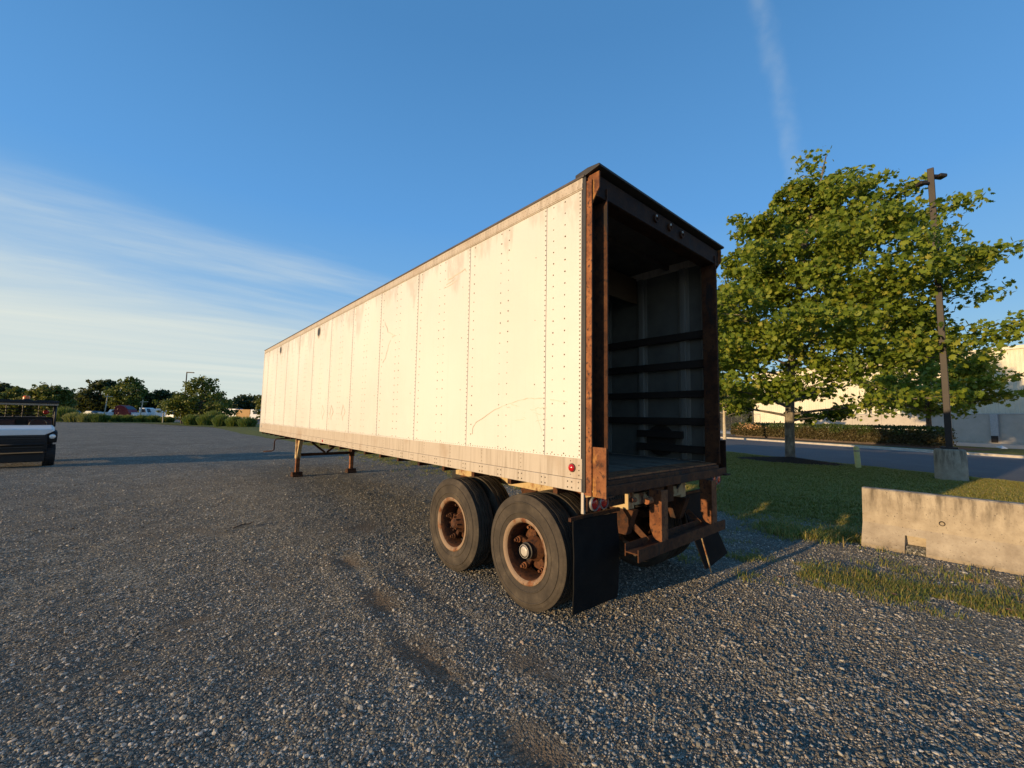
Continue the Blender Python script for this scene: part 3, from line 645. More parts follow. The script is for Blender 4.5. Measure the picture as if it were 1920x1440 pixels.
m = MB(); m.tube([(.95, -.02, 1.08), (1.1, .1, .92), (1.35, .4, .80), (1.5, .7, .66)], .012, 6); m.tube([(1.55, -.03, 1.10), (1.62, .15, .88), (1.72, .5, .72)], .012, 6)
m.build('air_hose', 'black', T, smooth=True)
m = MB(); m.box(1.02, 1.20, -.04, .0, .90, 1.128); m.box(1.30, 1.42, -.02, .06, .93, 1.128); m.build('hanger_bracket', 'rust_dark', T)
MB().tube([(.66, -.17, 1.04), (.74, -.17, 1.04)], .03, 10).build('pipe_fitting', 'rust', T); MB().tube([(.50, -.12, 1.06), (.56, -.12, 1.055)], .022, 10).build('pipe_fitting', 'rust', T)
# wheels
TR = .515
def tyre_prof():
    hw = .127
    P = [(.275, -.085), (.285, -.105), (.300, -.112), (.315, -.113), (.330, -.121), (.345, -.1245), (.349, -.1305), (.357, -.1305), (.361, -.1255), (.40, -.130), (.436, -.1290), (.440, -.1345), (.449, -.1345), (.453, -.127), (.475, -.122), (.485, -.1205), (.492, -.114), (.502, -.110), (TR - .004, -.106)]
    tread = [(TR, -.102), (TR, -.066), (TR - .013, -.063), (TR - .013, -.054), (TR + .002, -.051), (TR + .003, -.022), (TR - .012, -.019), (TR - .012, -.010), (TR + .003, -.007), (TR + .003, .0)]
    half = P + tread
    return half + [(r, -o) for r, o in half[-2::-1]]
def tyre_mesh(c):
    m = MB(); n = 84; prof = tyre_prof(); vs = []
    for i, (r, o) in enumerate(prof):
        ingroove = r > .498 and abs(o) < .075
        for k in range(n):
            t = 2 * math.pi * k / n; oo = o
            if ingroove: oo += .0042 * (1 if (k // 2) % 2 else -1)
            if .48 < r < .511 and abs(o) > .1: rr = r - (.004 if (k % 3 == 0) else 0)
            else: rr = r
            if rr < .515 and math.sin(t) < -.985 and rr > .5: pass
            vs.append((c[0] + oo, c[1] + rr * math.cos(t), c[2] + rr * math.sin(t)))
    mm = len(prof)
    fs = [(i * n + k, i * n + (k + 1) % n, (i + 1) * n + (k + 1) % n, (i + 1) * n + k) for i in range(mm - 1) for k in range(n)]
    return m.add(vs, fs)
def wheel(xc, yc, outer, sgn, cap):
    # sgn -1: outside is -X
    c = (xc, yc, TR - .006); e = lambda o: o * -sgn
    prof = [(.300, e(-.118)), (.290, e(-.123)), (.272, e(-.117)), (.264, e(-.108)), (.258, e(-.100))]
    rim = MB().lathe(prof, c, 0, 64).build('wheel', 'rim', T, smooth=True, auto=True)
    tyre_mesh(c).build('tyre', 'tyre', rim, smooth=True, auto=True)
    MB().lathe([(.258, e(-.100)), (.251, e(-.085)), (.246, e(-.04)), (.246, e(.10)), (.262, e(.11)), (.290, e(.118))], c, 0, 64).build('rim_barrel', 'hub', rim, smooth=True, auto=True)
    if outer:
        drum = MB().lathe([(.001, e(.075)), (.17, e(.075)), (.205, e(.085)), (.205, e(.18))], c, 0, 40).build('brake_drum', 'hub', rim, smooth=True, auto=True)
        m = MB().lathe([(.001, e(-.075)), (.062, e(-.075)), (.070, e(-.06)), (.080, e(-.03)), (.105, e(.0)), (.12, e(.03))], c, 0, 28); m.build('hub', 'hub', rim, smooth=True, auto=True)
        for k in range(5):
            t = 2 * math.pi * (k + .18) / 5; ct, st = math.cos(t), math.sin(t)
            sp_ = MB().bar((c[0] + e(.05), c[1] + .06 * ct, c[2] + .06 * st), (c[0] + e(.045), c[1] + .242 * ct, c[2] + .242 * st), .05, .055, (1, 0, 0)).build('hub_spoke', 'hub' if k % 2 else 'rust_dark', rim, bev=.012)
            MB().lathe([(.001, e(-.055)), (.013, e(-.055)), (.014, e(-.035)), (.021, e(-.032)), (.021, e(-.012)), (.030, e(-.008)), (.031, e(.03))], (c[0], c[1] + .205 * ct, c[2] + .205 * st), 0, 10).build('lug_clamp', 'rust_mid' if cap else 'rust_dark', rim, smooth=True, auto=True)
        if cap:
            MB().lathe([(.075, e(-.05)), (.078, e(-.085)), (.066, e(-.088)), (.064, e(-.115)), (.050, e(-.118))], c, 0, 28).build('hub_ring', 'black', rim, smooth=True, auto=True)
            MB().lathe([(.001, e(-.124)), (.03, e(-.1235)), (.040, e(-.122)), (.046, e(-.116))], c, 0, 28).build('hubcap', 'hubcap', rim, smooth=True)
            MB().lathe([(.0565, e(-.119)), (.0605, e(-.1195)), (.0605, e(-.113))], c, 0, 28).build('hubcap_ring', 'hubcap', rim, smooth=True)
        else:
            MB().lathe([(.001, e(-.10)), (.04, e(-.10)), (.055, e(-.085)), (.062, e(-.07))], c, 0, 20).build('hubcap', 'hub', rim, smooth=True, auto=True)
            for k in range(8):
                t = 2 * math.pi * k / 8
                MB().lathe([(.001, e(-.09)), (.009, e(-.09)), (.009, e(-.06))], (c[0], c[1] + .072 * math.cos(t), c[2] + .072 * math.sin(t)), 0, 6).build('hub_bolt', 'hub', rim)
for yc, cap in ((.73, True), (1.97, False)):
    wheel(.165, yc, True, -1, cap); wheel(.475, yc, False, 1, False)
    wheel(W - .165, yc, True, 1, cap); wheel(W - .475, yc, False, -1, False)
# mud flaps
def flap(name, P, th=.010):
    # P rows of (left point, right point), top to bottom
    m = MB(); vs = []; nx = 7
    for (a, b) in P:
        a, b = np.array(a), np.array(b)
        for k in range(nx):
            q = a + (b - a) * k / (nx - 1); q = q + np.array([0, rng.normal(0, .002), 0]); vs.append(q)
    n0 = len(vs); vs += [q + np.array([0, th, 0]) for q in vs]; nz = len(P)
    fs = [(i * nx + k, i * nx + k + 1, (i + 1) * nx + k + 1, (i + 1) * nx + k) for i in range(nz - 1) for k in range(nx - 1)]
    fs += [tuple(n0 + k for k in f[::-1]) for f in fs]
    bd = [(i * nx, (i + 1) * nx) for i in range(nz - 1)] + [(i * nx + nx - 1, (i + 1) * nx + nx - 1) for i in range(nz - 1)] + [(k, k + 1) for k in range(nx - 1)] + [((nz - 1) * nx + k, (nz - 1) * nx + k + 1) for k in range(nx - 1)]
    fs += [(a, b, n0 + b, n0 + a) for a, b in bd]
    return m.add(vs, fs).build(name, 'flap', T, smooth=True, auto=True)
flap('mud_flap', [((-.06, .045 - .012 * math.sin(i / 8 * 3), .935 - .10 * i * .9), (.52, .035 - .02 * math.sin(i / 8 * 3), .925 - .10 * i * .9)) for i in range(9)])
flap('mud_flap', [((1.74 + .018 * i + .0022 * i * i, .05 - .014 * i, .93 - .10 * i), (2.25 + .012 * i + .0022 * i * i, .05 - .02 * i, .93 - .088 * i)) for i in range(9)])
MB().box(-.07, .60, .058, .085, .925, .955).build('flap_bar', 'rust_dark', T); MB().box(1.72, 2.36, .062, .09, .925, .955).build('flap_bar', 'rust_dark', T)
MB().tube([(1.80, -.10, .60), (1.98, -.14, .13)], .008, 6).build('flap_rod', 'sub', T)
# landing gear
for x in (.50, 2.0):
    lg = MB().box(x - .065, x + .065, 10.53, 10.66, .50, 1.22).build('landing_leg', 'sub' if x < 1 else 'rust_dark', T, bev=.006)
    MB().box(x - .05, x + .05, 10.545, 10.645, .10, .50).build('inner_leg', 'rust', lg, bev=.004)
    MB().prism([(10.46, 0.005), (10.74, .005), (10.74, .03), (10.68, .075), (10.67, .125), (10.52, .125), (10.52, .075), (10.46, .03)], 0, x - .13, x + .13).build('foot', 'rust_dark', lg, bev=.004)
    MB().prism([(10.50, .56), (10.53, .50), (10.53, 1.22), (10.22, 1.22)], 0, x - .045, x + .045).build('leg_gusset', 'sub' if x < 1 else 'rust_dark', lg)
MB().box(.565, 1.935, 10.56, 10.63, .56, .635).build('cross_brace', 'rust_dark', T, bev=.004)
MB().bar((.57, 10.60, 1.16), (1.22, 10.60, .64), .05, .05).build('diagonal_brace', 'rust_dark', T); MB().bar((1.93, 10.60, 1.16), (1.28, 10.60, .64), .05, .05).build('diagonal_brace', 'rust_dark', T)
MB().box(.3, W - .3, 10.3, 10.9, 1.10, 1.22).build('gear_mount', 'rust_dark', T)
m = MB(); m.tube([(.44, 10.60, 1.06), (.05, 10.62, 1.06), (-.06, 10.63, 1.05), (-.09, 10.64, 1.0), (-.09, 10.66, .76), (-.12, 10.67, .73), (-.34, 10.68, .72)], .016, 8); m.build('crank_handle', 'rust_dark', T, smooth=True)

# ------------------------------------------------------------------ concrete barrier
def barrier():
    m = MB(); x = 5.03; y0 = -.90
    pf = [(x, -.1), (x, .07), (x + .17, .34), (x + .225, .80), (x + .245, .815), (x + .375, .815), (x + .395, .80), (x + .45, .34), (x + .62, .07), (x + .62, -.1)]
    rc = [(x + .19, -.1), (x + .19, .245), (x + .112, .248), (x + .17, .34)] + pf[3:]
    rc = [(x + .20, -.1), (x + .20, .07), (x + .20, .245), (x + .112, .248), pf[2]] + pf[3:]
    pe = [(x, -.1), (x + .112, .248), (x + .17, .34)] + pf[3:]
    pf2 = [pf[0], pf[1], (x + .110, .245), (x + .112, .248), pf[2]] + pf[3:]
    st = [(y0, pf2), (-1.345, pf2), (-1.347, rc), (-1.545, rc), (-1.547, pf2), (-3.30, pf2), (-3.302, rc), (-3.52, rc), (-3.522, pf2), (-3.95, pf2)]
    k = len(pf2); vs = [(q[0], y, q[1]) for y, pr_ in st for q in pr_]
    m.add(vs, [(i * k + j, i * k + (j + 1) % k, (i + 1) * k + (j + 1) % k, (i + 1) * k + j) for i in range(len(st) - 1) for j in range(k)] + [tuple(range(k)), tuple(range((len(st) - 1) * k, len(st) * k))[::-1]])
    o = m.build('concrete_barrier', 'concrete', org=(5.34, -2.4, 0))
    tag(o, 'weathered precast concrete traffic barrier standing where gravel meets lawn', 'barrier')
    MB().prism([(5.06, -.02), (5.06, .07), (5.10, .10), (5.16, .115), (5.225, .12), (5.225, -.02)], 1, -1.54, -1.352).build('pocket_gravel', 'gravel', o)
    q = MB().lathe([(.001, .02), (.019, .02), (.021, -.010), (.029, -.012), (.033, .006)], (5.03 + .184, -1.70, .46), 0, 16).build('lifting_socket', 'poledark', o)
barrier()

# ------------------------------------------------------------------ foliage helpers
LOBED = np.array([(0, 0), (.0, -.42), (.30, -.30), (.50, -.02), (.27, .06), (.40, .36), (.14, .26), (0, .58), (-.14, .26), (-.40, .36), (-.27, .06), (-.50, -.02), (-.30, -.30)])
PLAIN = np.array([(0, 0), (0, -.5), (.32, -.1), (.2, .3), (0, .5), (-.2, .3), (-.32, -.1)])
def leaf_mesh(name, P, size, shape, up=.45, rnd=1.0, droop=None):
    n = len(P); k = len(shape)
    nm = rng.normal(0, rnd, (n, 3)) + np.array([0, 0, up])
    if droop is not None: nm = nm + droop
    nm /= np.linalg.norm(nm, axis=1)[:, None]
    t = rng.normal(0, 1, (n, 3)); t -= (t * nm).sum(1)[:, None] * nm; t /= np.linalg.norm(t, axis=1)[:, None]; b = np.cross(nm, t)
    sz = size * rng.uniform(.5, 1.45, n)
    cup = np.where(np.arange(k) == 0, .0, -.09 + .0 * np.arange(k))
    V = P[:, None, :] + sz[:, None, None] * (shape[None, :, :1] * t[:, None, :] + shape[None, :, 1:] * b[:, None, :] + cup[None, :, None] * nm[:, None, :])
    f = np.array([(0, i, i + 1 if i + 1 < k else 1) for i in range(1, k)])
    F = (np.arange(n)[:, None, None] * k + f[None]).reshape(-1, 3)
    return npmesh(name, V.reshape(-1, 3), F, 3)
def tree(name, label, base, H, seed, crown, lean=(0, 0), trunk_r=.25, n_limb=26, h0=.2, leaves=9000, size=.25, leafmat='midleaf', bark='bark', shape=PLAIN, flat=.3, spread=.42, group=None, sub=7, az_bias=None, trunk_top=.93, curve=False, blob=None, nb=38, br_=.12, zc0=.5, zc1=.42):
    """crown(h01, az) -> limb reach in metres"""
    rs = np.random.default_rng(seed); base = np.array(base, float)
    t_ = root(name, label, 'tree', tuple(base), group)
    tp = []; rr = []
    for i in range(9):
        q = i / 8; wob = rs.normal(0, .05, 2) * (q > 0) * trunk_r * 6 * q
        tp.append(base + np.array([lean[0] * q ** (2. if curve else 1.25) + wob[0], lean[1] * q ** (2. if curve else 1.25) + wob[1], H * trunk_top * q])); rr.append(trunk_r * (1 - q) ** .8 * (1.25 if i == 0 else 1) + .02)
    m = MB().tube([tp[0], tp[0] + (tp[1] - tp[0]) * .12] + tp[1:], [trunk_r * 1.45, trunk_r * 1.1] + rr[1:], 12); m.build('trunk', bark, t_, smooth=True)
    def trunk_at(q):
        x = q / trunk_top * 8; i = int(min(7, max(0, math.floor(x)))); return tp[i] + (tp[i + 1] - tp[i]) * (x - i)
    br = MB(); tips = []
    for i in range(n_limb):
        q = h0 + (.97 - h0) * ((i + rs.uniform(0, .8)) / n_limb) ** .92; az = i * 2.39996 + rs.uniform(-.4, .4)
        ln = crown(q, az) * rs.uniform(.72, 1.08)
        p0 = trunk_at(min(q * .86, trunk_top - .01)); el = R(12 + 48 * q + rs.uniform(-8, 10)); d = np.array([math.cos(az), math.sin(az), 0])
        pts = [p0]; steps = 5
        for k in range(1, steps + 1):
            f = k / steps; pts.append(p0 + d * ln * f * math.cos(el * .55) + np.array([0, 0, ln * (math.sin(el) * f * .6 - .06 * f * f)]) + rs.normal(0, .04 * ln * f, 3) * np.array([1, 1, .5]))
        r0 = max(.015, trunk_r * .34 * (1 - q * .6)); br.tube(pts, [r0 * (1 - .85 * k / steps) + .006 for k in range(steps + 1)], 6, False)
        for k in range(sub):
            f = .28 + .72 * (k + rs.uniform(0, 1)) / sub; x = f * steps; a = int(min(steps - 1, x)); p = pts[a] + (pts[a + 1] - pts[a]) * (x - a)
            l2 = ln * rs.uniform(.18, .42) * (1.15 - .55 * f); az2 = az + rs.choice([-1, 1]) * rs.uniform(.45, 1.2)
            e = p + np.array([math.cos(az2) * l2, math.sin(az2) * l2, rs.uniform(-.08, .45) * l2]); br.tube([p, (p + e) / 2 + rs.normal(0, .04, 3), e], [r0 * .35 + .004, r0 * .2 + .004, .004], 4, False)
            tips.append((p * .35 + e * .65, l2)); tips.append((e, l2 * .8))
        tips.append((pts[-1], ln * .22))
    br.build('limbs', bark, t_, smooth=True)
    tips_p = np.array([a for a, b in tips]); tips_r = np.array([max(.22, b * spread) for a, b in tips]); tips_r = np.minimum(tips_r, H * .085)
    wgt = tips_r ** 1.6; wgt /= wgt.sum()
    idx = rs.choice(len(tips_p), leaves, p=wgt)
    off = rs.normal(0, 1, (leaves, 3)); off /= np.maximum(1e-6, np.linalg.norm(off, axis=1))[:, None]; off *= rs.uniform(0, 1, leaves)[:, None] ** .45
    P = tips_p[idx] + off * tips_r[idx][:, None] * np.array([1.15, 1.15, flat * 1.6])
    if blob:                                          # clumped, fuller crown for distant trees
        d = rs.normal(0, 1, (nb, 3)); d /= np.linalg.norm(d, axis=1)[:, None]; d *= rs.uniform(.2, 1, nb)[:, None] ** .5
        zc_ = H * (zc0 + zc1 * d[:, 2]); pr2 = np.array([crown(min(1, max(.05, z / H)), math.atan2(b, a)) for z, a, b in zip(zc_, d[:, 0], d[:, 1])])
        C_ = base + np.stack([lean[0] * zc_ / H + d[:, 0] * pr2 * .92, lean[1] * zc_ / H + d[:, 1] * pr2 * .92, zc_], -1)
        nb_l = int(leaves * blob); bi = rs.integers(0, nb, nb_l); o2 = rs.normal(0, 1, (nb_l, 3)); o2 /= np.linalg.norm(o2, axis=1)[:, None]; o2 *= rs.uniform(.3, 1, nb_l)[:, None]
        P[:nb_l] = C_[bi] + o2 * (H * br_) * rs.uniform(.7, 1.2, nb)[bi][:, None] * np.array([1.1, 1.1, .9])
    me = leaf_mesh('crown', P - base, size, shape)
    link('crown', me, leafmat, t_)
    return t_
AZR = math.atan2(-.655, .755)                         # towards the right of the lawn

# the plane tree on the lawn
AZP = math.atan2(-4.8, -4.0)                          # the crown reaches out towards the light pole
def crown_main(q, az):
    prof = np.interp(q, [.12, .2, .32, .48, .66, .82, 1.0], [3.4, 4.5, 5.0, 4.7, 3.6, 2.1, .7])
    return prof * (1 + (.52 - .46 * q) * math.cos(az - AZP))
tree('plane_tree', 'large broad plane tree on the lawn, its pale mottled trunk in a mulch ring', (18.1, 3.48, .05), 13.8, 5, crown_main, lean=(-.2, -1.7), trunk_r=.175, n_limb=64, h0=.135, leaves=60000, size=.155, leafmat='plane', shape=LOBED, flat=.40, spread=.46, sub=11, curve=True, blob=.15, nb=90, br_=.05, zc0=.58, zc1=.38)
def cr_far(q, az): return np.interp(q, [.2, .4, .7, 1], [4.6, 5.4, 3.8, 1.0])
tree('plane_tree', 'smaller plane tree with slim dark trunk across the road, before the warehouse wall', (43.5, .9, .1), 8.8, 11, cr_far, trunk_r=.17, n_limb=28, h0=.28, leaves=11000, size=.26, leafmat='plane', bark='bark_dark', shape=LOBED, flat=.45, spread=.5, blob=.4, nb=50, br_=.10, zc0=.6, zc1=.34)
tree('plane_tree', 'tree with thin pale trunk across the road, left of the hedge', (36.2, 13.4, .1), 6.6, 17, lambda q, az: np.interp(q, [.3, .5, 1], [2.6, 3.0, .8]), trunk_r=.13, n_limb=18, h0=.34, leaves=4500, size=.26, leafmat='midleaf', bark='bark_pale', shape=LOBED, flat=.4, spread=.5)
# mulch ring, suckers
m = MB(); N = 40
vs = [(17.6, 3.3, float(lawn_z(np.array(17.6), np.array(3.3))) + .17)]
for k in range(N):
    t = 2 * math.pi * k / N; rr = 1.55 + .18 * math.sin(3 * t + 1) + rng.uniform(-.06, .06); x, y = 17.35 + rr * math.cos(t) * .9, 3.3 + rr * math.sin(t) * 1.3
    vs.append((x, y, float(lawn_z(np.array(x), np.array(y))) + .012))
m.add(vs, [(0, 1 + k, 1 + (k + 1) % N) for k in range(N)]); o = m.build('mulch_ring', 'mulch', org=(17.5, 3.5, 0), smooth=True, kind='structure')

# ------------------------------------------------------------------ hedge
hx0, hs0, hs1 = 35.4, 15.2, 32.7
H_ = root('hedge', 'long clipped hedge, green on top and brown below, along the far side of the road', 'hedge', (*rf(36.3, 24), .11))
core = MB(); a, b, c, d = rf(hx0 + .25, hs0 + .3), rf(hx0 + 1.6, hs0 + .3), rf(hx0 + 1.6, hs1 - .3), rf(hx0 + .25, hs1 - .3)
core.add([(*a, .1), (*b, .1), (*c, .1), (*d, .1), (*a, 1.3), (*b, 1.3), (*c, 1.3), (*d, 1.3)], [(0, 3, 2, 1), (4, 5, 6, 7), (0, 1, 5, 4), (1, 2, 6, 5), (2, 3, 7, 6), (3, 0, 4, 7)]); core.build('twig_core', 'bark_dark', H_)
n = 22000; s_ = rng.uniform(hs0, hs1, n); f = rng.uniform(0, 1, n)
top_h = 1.42 + .10 * fbm(s_ * .8, s_ * 0, 4, 3) - .5 * sstep(np.abs(s_ - (hs0 + hs1) / 2), 8.1, 8.75) ** 2
u_ = rng.uniform(0, 1, n); nn = np.where(u_ < .6, hx0 + .1 * rng.normal(0, 1, n) + .12 * fbm(s_ * 2, f * 3, 2), hx0 + rng.uniform(0, 1.9, n)); zz = np.where(u_ < .6, .22 + f * (top_h - .22), top_h + rng.normal(0, .05, n))
endm = rng.uniform(0, 1, n) < .06; s_ = np.where(endm, np.where(rng.uniform(0, 1, n) < .5, hs0, hs1) + rng.normal(0, .1, n), s_); nn = np.where(endm, hx0 + rng.uniform(0, 1.9, n), nn); zz = np.where(endm, .22 + f * (top_h - .22), zz)
P = np.stack([nn * NV[0] + s_ * UV_[0], nn * NV[1] + s_ * UV_[1], zz + .08], -1) - np.array([*rf(36.3, 24), .11])
link('foliage', leaf_mesh('foliage', P, .13, PLAIN, .4, 1), 'hedge', H_)
n = 420; c0 = np.array([*rf(35.25, 29.6), 1.28]); P = c0 + rng.normal(0, 1, (n, 3)) * np.array([.45, .75, .18]); 
link('dry_bloom', leaf_mesh('dry_bloom', P - np.array([*rf(36.3, 24), .11]), .12, PLAIN, .4, 1), 'hedgeflower', H_)

# ------------------------------------------------------------------ warehouse
Wn = 52.0
WH = root('warehouse', 'long cream ribbed metal warehouse with grey block base beyond the road', 'warehouse', (*rf(Wn, 25), 0))
def wall_box(name, n0, n1, s0, s1, z0, z1, mat, parent=WH, bev=0):
    m = MB(); a, b, c, d = rf(n0, s0), rf(n1, s0), rf(n1, s1), rf(n0, s1)
    m.add([(*a, z0), (*b, z0), (*c, z0), (*d, z0), (*a, z1), (*b, z1), (*c, z1), (*d, z1)], [(0, 3, 2, 1), (4, 5, 6, 7), (0, 1, 5, 4), (1, 2, 6, 5), (2, 3, 7, 6), (3, 0, 4, 7)])
    return m.build(name, mat, parent, bev=bev)
wall_box('wall_core', Wn + .2, Wn + 22, -30, 44.5, 0, 8.5, 'greywall')
for s0 in np.arange(-14, 37, 3.0):
    wall_box('block_panel', Wn - .12, Wn + .19, s0, s0 + 2.985, .05, 2.75, 'greywall', bev=.01)
wall_box('base_ledge', Wn - .35, Wn - .13, -14, 37.4, .05, .30, 'kerb')
wall_box('flashing', Wn - .16, Wn + .19, -14, 37.2, 2.752, 2.82, 'galv')
def metal_panel(s0, s1, z0, z1):
    m = MB(); k = max(2, int(round((s1 - s0) / .30))); dx = (s1 - s0) / k; pr_ = []
    for i in range(k):
        b_ = s0 + i * dx; pr_ += [(b_, 0), (b_ + dx * .62, 0), (b_ + dx * .72, -.05), (b_ + dx * .90, -.05)]
    pr_.append((s1 - .006, 0)); pr_[0] = (s0 + .006, 0)
    vs = [(*rf(Wn + .12 + q, s), z) for z in (z0, z1) for (s, q) in pr_]; n_ = len(pr_)
    m.add(vs, [(i, i + 1, n_ + i + 1, n_ + i) for i in range(n_ - 1)]); m.build('wall_sheet', 'creamwall', WH)
for s0 in np.arange(-13.5, 44.9, 1.8):
    metal_panel(s0, min(s0 + 1.8, 44.6), 2.822 if s0 < 36.5 else .3, 8.55)
wall_box('roof_fascia', Wn - .05, Wn + .25, -14, 44.9, 8.552, 8.85, 'creamwall')
dp = wall_box('downpipe', Wn - .30, Wn - .14, 18.85, 19.35, .2, 2.75, 'galv'); wall_box('pipe_shoe', Wn - .45, Wn - .31, 18.9, 19.3, .2, .8, 'poledark', dp)
for k in range(6): wall_box('wall_rod', Wn - .30, Wn - .25, 26.9 + k * .5, 26.96 + k * .5, 2.84, 4.1 + .1 * (k % 2), 'poledark')
wall_box('wall_door', Wn + .02, Wn + .06, 39.3, 42.2, .3, 2.0, 'creamwall')
for s0 in (40.2, 41.1): wall_box('door_slot', Wn - .0, Wn + .019, s0, s0 + .12, .9, 1.9, 'poledark')
# fence left of the warehouse
F_ = root('chain_link_fence', 'dark chain link fence left of the warehouse, above the hedge end', 'fence', (*rf(50, 47), 0))
for s0 in np.arange(42.9, 53, 1.9): wall_box('fence_post', 49.97, 50.03, s0, s0 + .06, .1, 3.15, 'wire', F_)
wall_box('top_rail', 49.98, 50.02, 42.9, 52.4, 3.10, 3.15, 'galv', F_); wall_box('bottom_rail', 49.98, 50.02, 42.9, 52.4, .2, .24, 'wire', F_)
m = MB()
for k in range(90):
    s0 = 42.9 + k * .107
    for sg in (-1, 1):
        a, b = (s0, .25), (s0 + sg * 2.8, 3.1)
        if b[0] < 42.9 or b[0] > 52.4: continue
        m.bar((*rf(50, a[0]), a[1]), (*rf(50, b[0]), b[1]), .012, .012)
m.build('wire_mesh', 'wire', F_)

# ------------------------------------------------------------------ light poles, bollard
LP = root('light_pole', 'tall brown square light pole on a thick concrete footing, beside the plane tree', 'light pole', (15.30, -1.37, 0))
ft = MB().lathe([(.001, 1.03), (.29, 1.03), (.33, 1.00), (.345, .9), (.35, .0), (.35, -.2)], (15.30, -1.37, 0), 2, 40).build('footing', 'concrete', LP, smooth=True, auto=True)
pl = MB(); pl.prism([(15.225, -1.445), (15.375, -1.445), (15.375, -1.295), (15.225, -1.295)], 2, 1.03, 9.75); pl.build('pole', 'poledark', LP, bev=.01)
MB().box(15.12, 15.48, -1.55, -1.19, 1.032, 1.09).build('base_plate', 'poledark', LP)
MB().box(15.38, 15.43, -1.41, -1.33, 1.9, 2.2).build('hand_hole_cover', 'black', LP)
for sgn, dz in ((1, 0), (-1, -.25)):
    d = np.array([.755, -.655]) * sgn; c = np.array([15.3, -1.37])
    a = MB().bar((*(c + d * .08), 9.52 + dz), (*(c + d * .22), 9.52 + dz), .07, .07).build('arm', 'poledark', LP)
    MB().bar((*(c + d * .20), 9.52 + dz), (*(c + d * .42), 9.50 + dz), .22, .11).build('lamp_head', 'poledark' if sgn < 0 else 'black', LP, bev=.03)
LL = root('light_pole', 'distant slim light pole with single lamp arm rising from the tree beside the lot', 'light pole', (.75, 77, 0))
MB().tube([(.75, 77, 0), (.75, 77, 7.75)], [.11, .07], 8).build('pole', 'poledark', LL); MB().bar((.75, 77, 7.72), (1.55, 76.3, 7.68), .22, .14).build('lamp_head', 'poledark', LL)
for (x, y, h, lab) in ((-10.6, 121.2, 5.2, 'leaning pale utility pole against the dark wood'), (-4.8, 116.2, 4.2, 'short grey utility pole behind the parked vehicles')):
    U = root('utility_pole', lab, 'utility pole', (x, y, 0)); MB().tube([(x, y, 0), (x + .25, y, h)], [.12, .09], 8).build('pole', 'bark_pale', U); MB().bar((x - .2, y, h - .5), (x + 1.1, y, h - .4), .1, .12).build('crossarm', 'bark_pale', U)
B_ = root('bollard', 'leaning pale yellow bollard post at the lawn edge near the tree', 'bollard', (16.55, .96, 0))
MB().lathe([(.085, -.1), (.085, .80), (.075, .84), (.045, .865), (.001, .87)], (16.55, .96, .05), 2, 20).build('post', 'yellow', B_, smooth=True, auto=True)
MB().lathe([(.087, .68), (.0875, .70), (.087, .74)], (16.55, .96, .05), 2, 20).build('band', 'tan', B_, smooth=True)
B_.rotation_euler = (R(-2), R(-3), 0)

# ------------------------------------------------------------------ utility vehicle (front faces local -Y)
UT = root('utility_vehicle', 'white and black utility buggy with canopy and amber beacon, cut by the left frame edge', 'utility vehicle', (-5.60, 16.75, 0), rotz=R(8.9), local=True)
def uw(x, y):
    r_ = .325; sgn = 1 if x > 0 else -1
    prof = [(.16, -.10), (.20, -.125), (.27, -.130), (.305, -.12), (.32, -.10), (.325, -.06), (.325, .06), (.32, .10), (.305, .12), (.27, .130), (.20, .125), (.16, .10)]
    t = MB().lathe(prof, (x, y, r_), 0, 36).build('tyre', 'utvblack', UT, smooth=True, auto=True)
    m = MB()
    for k in range(24):
        a = 2 * math.pi * k / 24
        for o in (-.07, .07):
            a2 = a + (.13 if o > 0 else 0); p = Vector((x + o, y + .322 * math.cos(a2), r_ + .322 * math.sin(a2))); 
            m.bar(p - Vector((.05, 0, 0)), p + Vector((.05, .02 * math.sin(a2), -.02 * math.cos(a2))), .05, .03, (0, math.cos(a2), math.sin(a2)))
    m.build('tread_lugs', 'utvblack', t)
    MB().lathe([(.001, -.03 * sgn + .05 * sgn), (.05, .06 * sgn), (.12, .03 * sgn), (.165, .10 * sgn)], (x, y, r_), 0, 24).build('rim', 'black', t, smooth=True)
for x in (-.63, .63):
    for y in (.42, 2.45): uw(x, y)
m = MB(); sec = [(-.70, 1.10), (-.64, 1.17), (.64, 1.17), (.70, 1.10), (.50, .985), (-.50, .985)]; secb = [(-.72, 1.16), (-.66, 1.25), (.66, 1.25), (.72, 1.16), (.60, 1.05), (-.60, 1.05)]
vs = [(x * .97, -.02, z - .02) for x, z in sec] + [(x, .05, z) for x, z in sec] + [(x, .98, z) for x, z in secb]
m.add(vs, [(i * 6 + j, i * 6 + (j + 1) % 6, (i + 1) * 6 + (j + 1) % 6, (i + 1) * 6 + j) for i in range(2) for j in range(6)] + [tuple(range(6)), tuple(range(12, 18))])
hd_ = m.build('hood', 'white_plastic', UT, bev=.02)
MB().box(-.53, .53, -.01, .5, .17, .52).build('skid_plate', 'utvblack', UT, bev=.02)
MB().prism([(.0, .50), (-.03, .8), (.0, .985), (.3, 1.0), (.95, 1.05), (.95, .45), (.2, .40)], 0, -.56, .56).build('front_fascia', 'utvblack', UT, bev=.02)
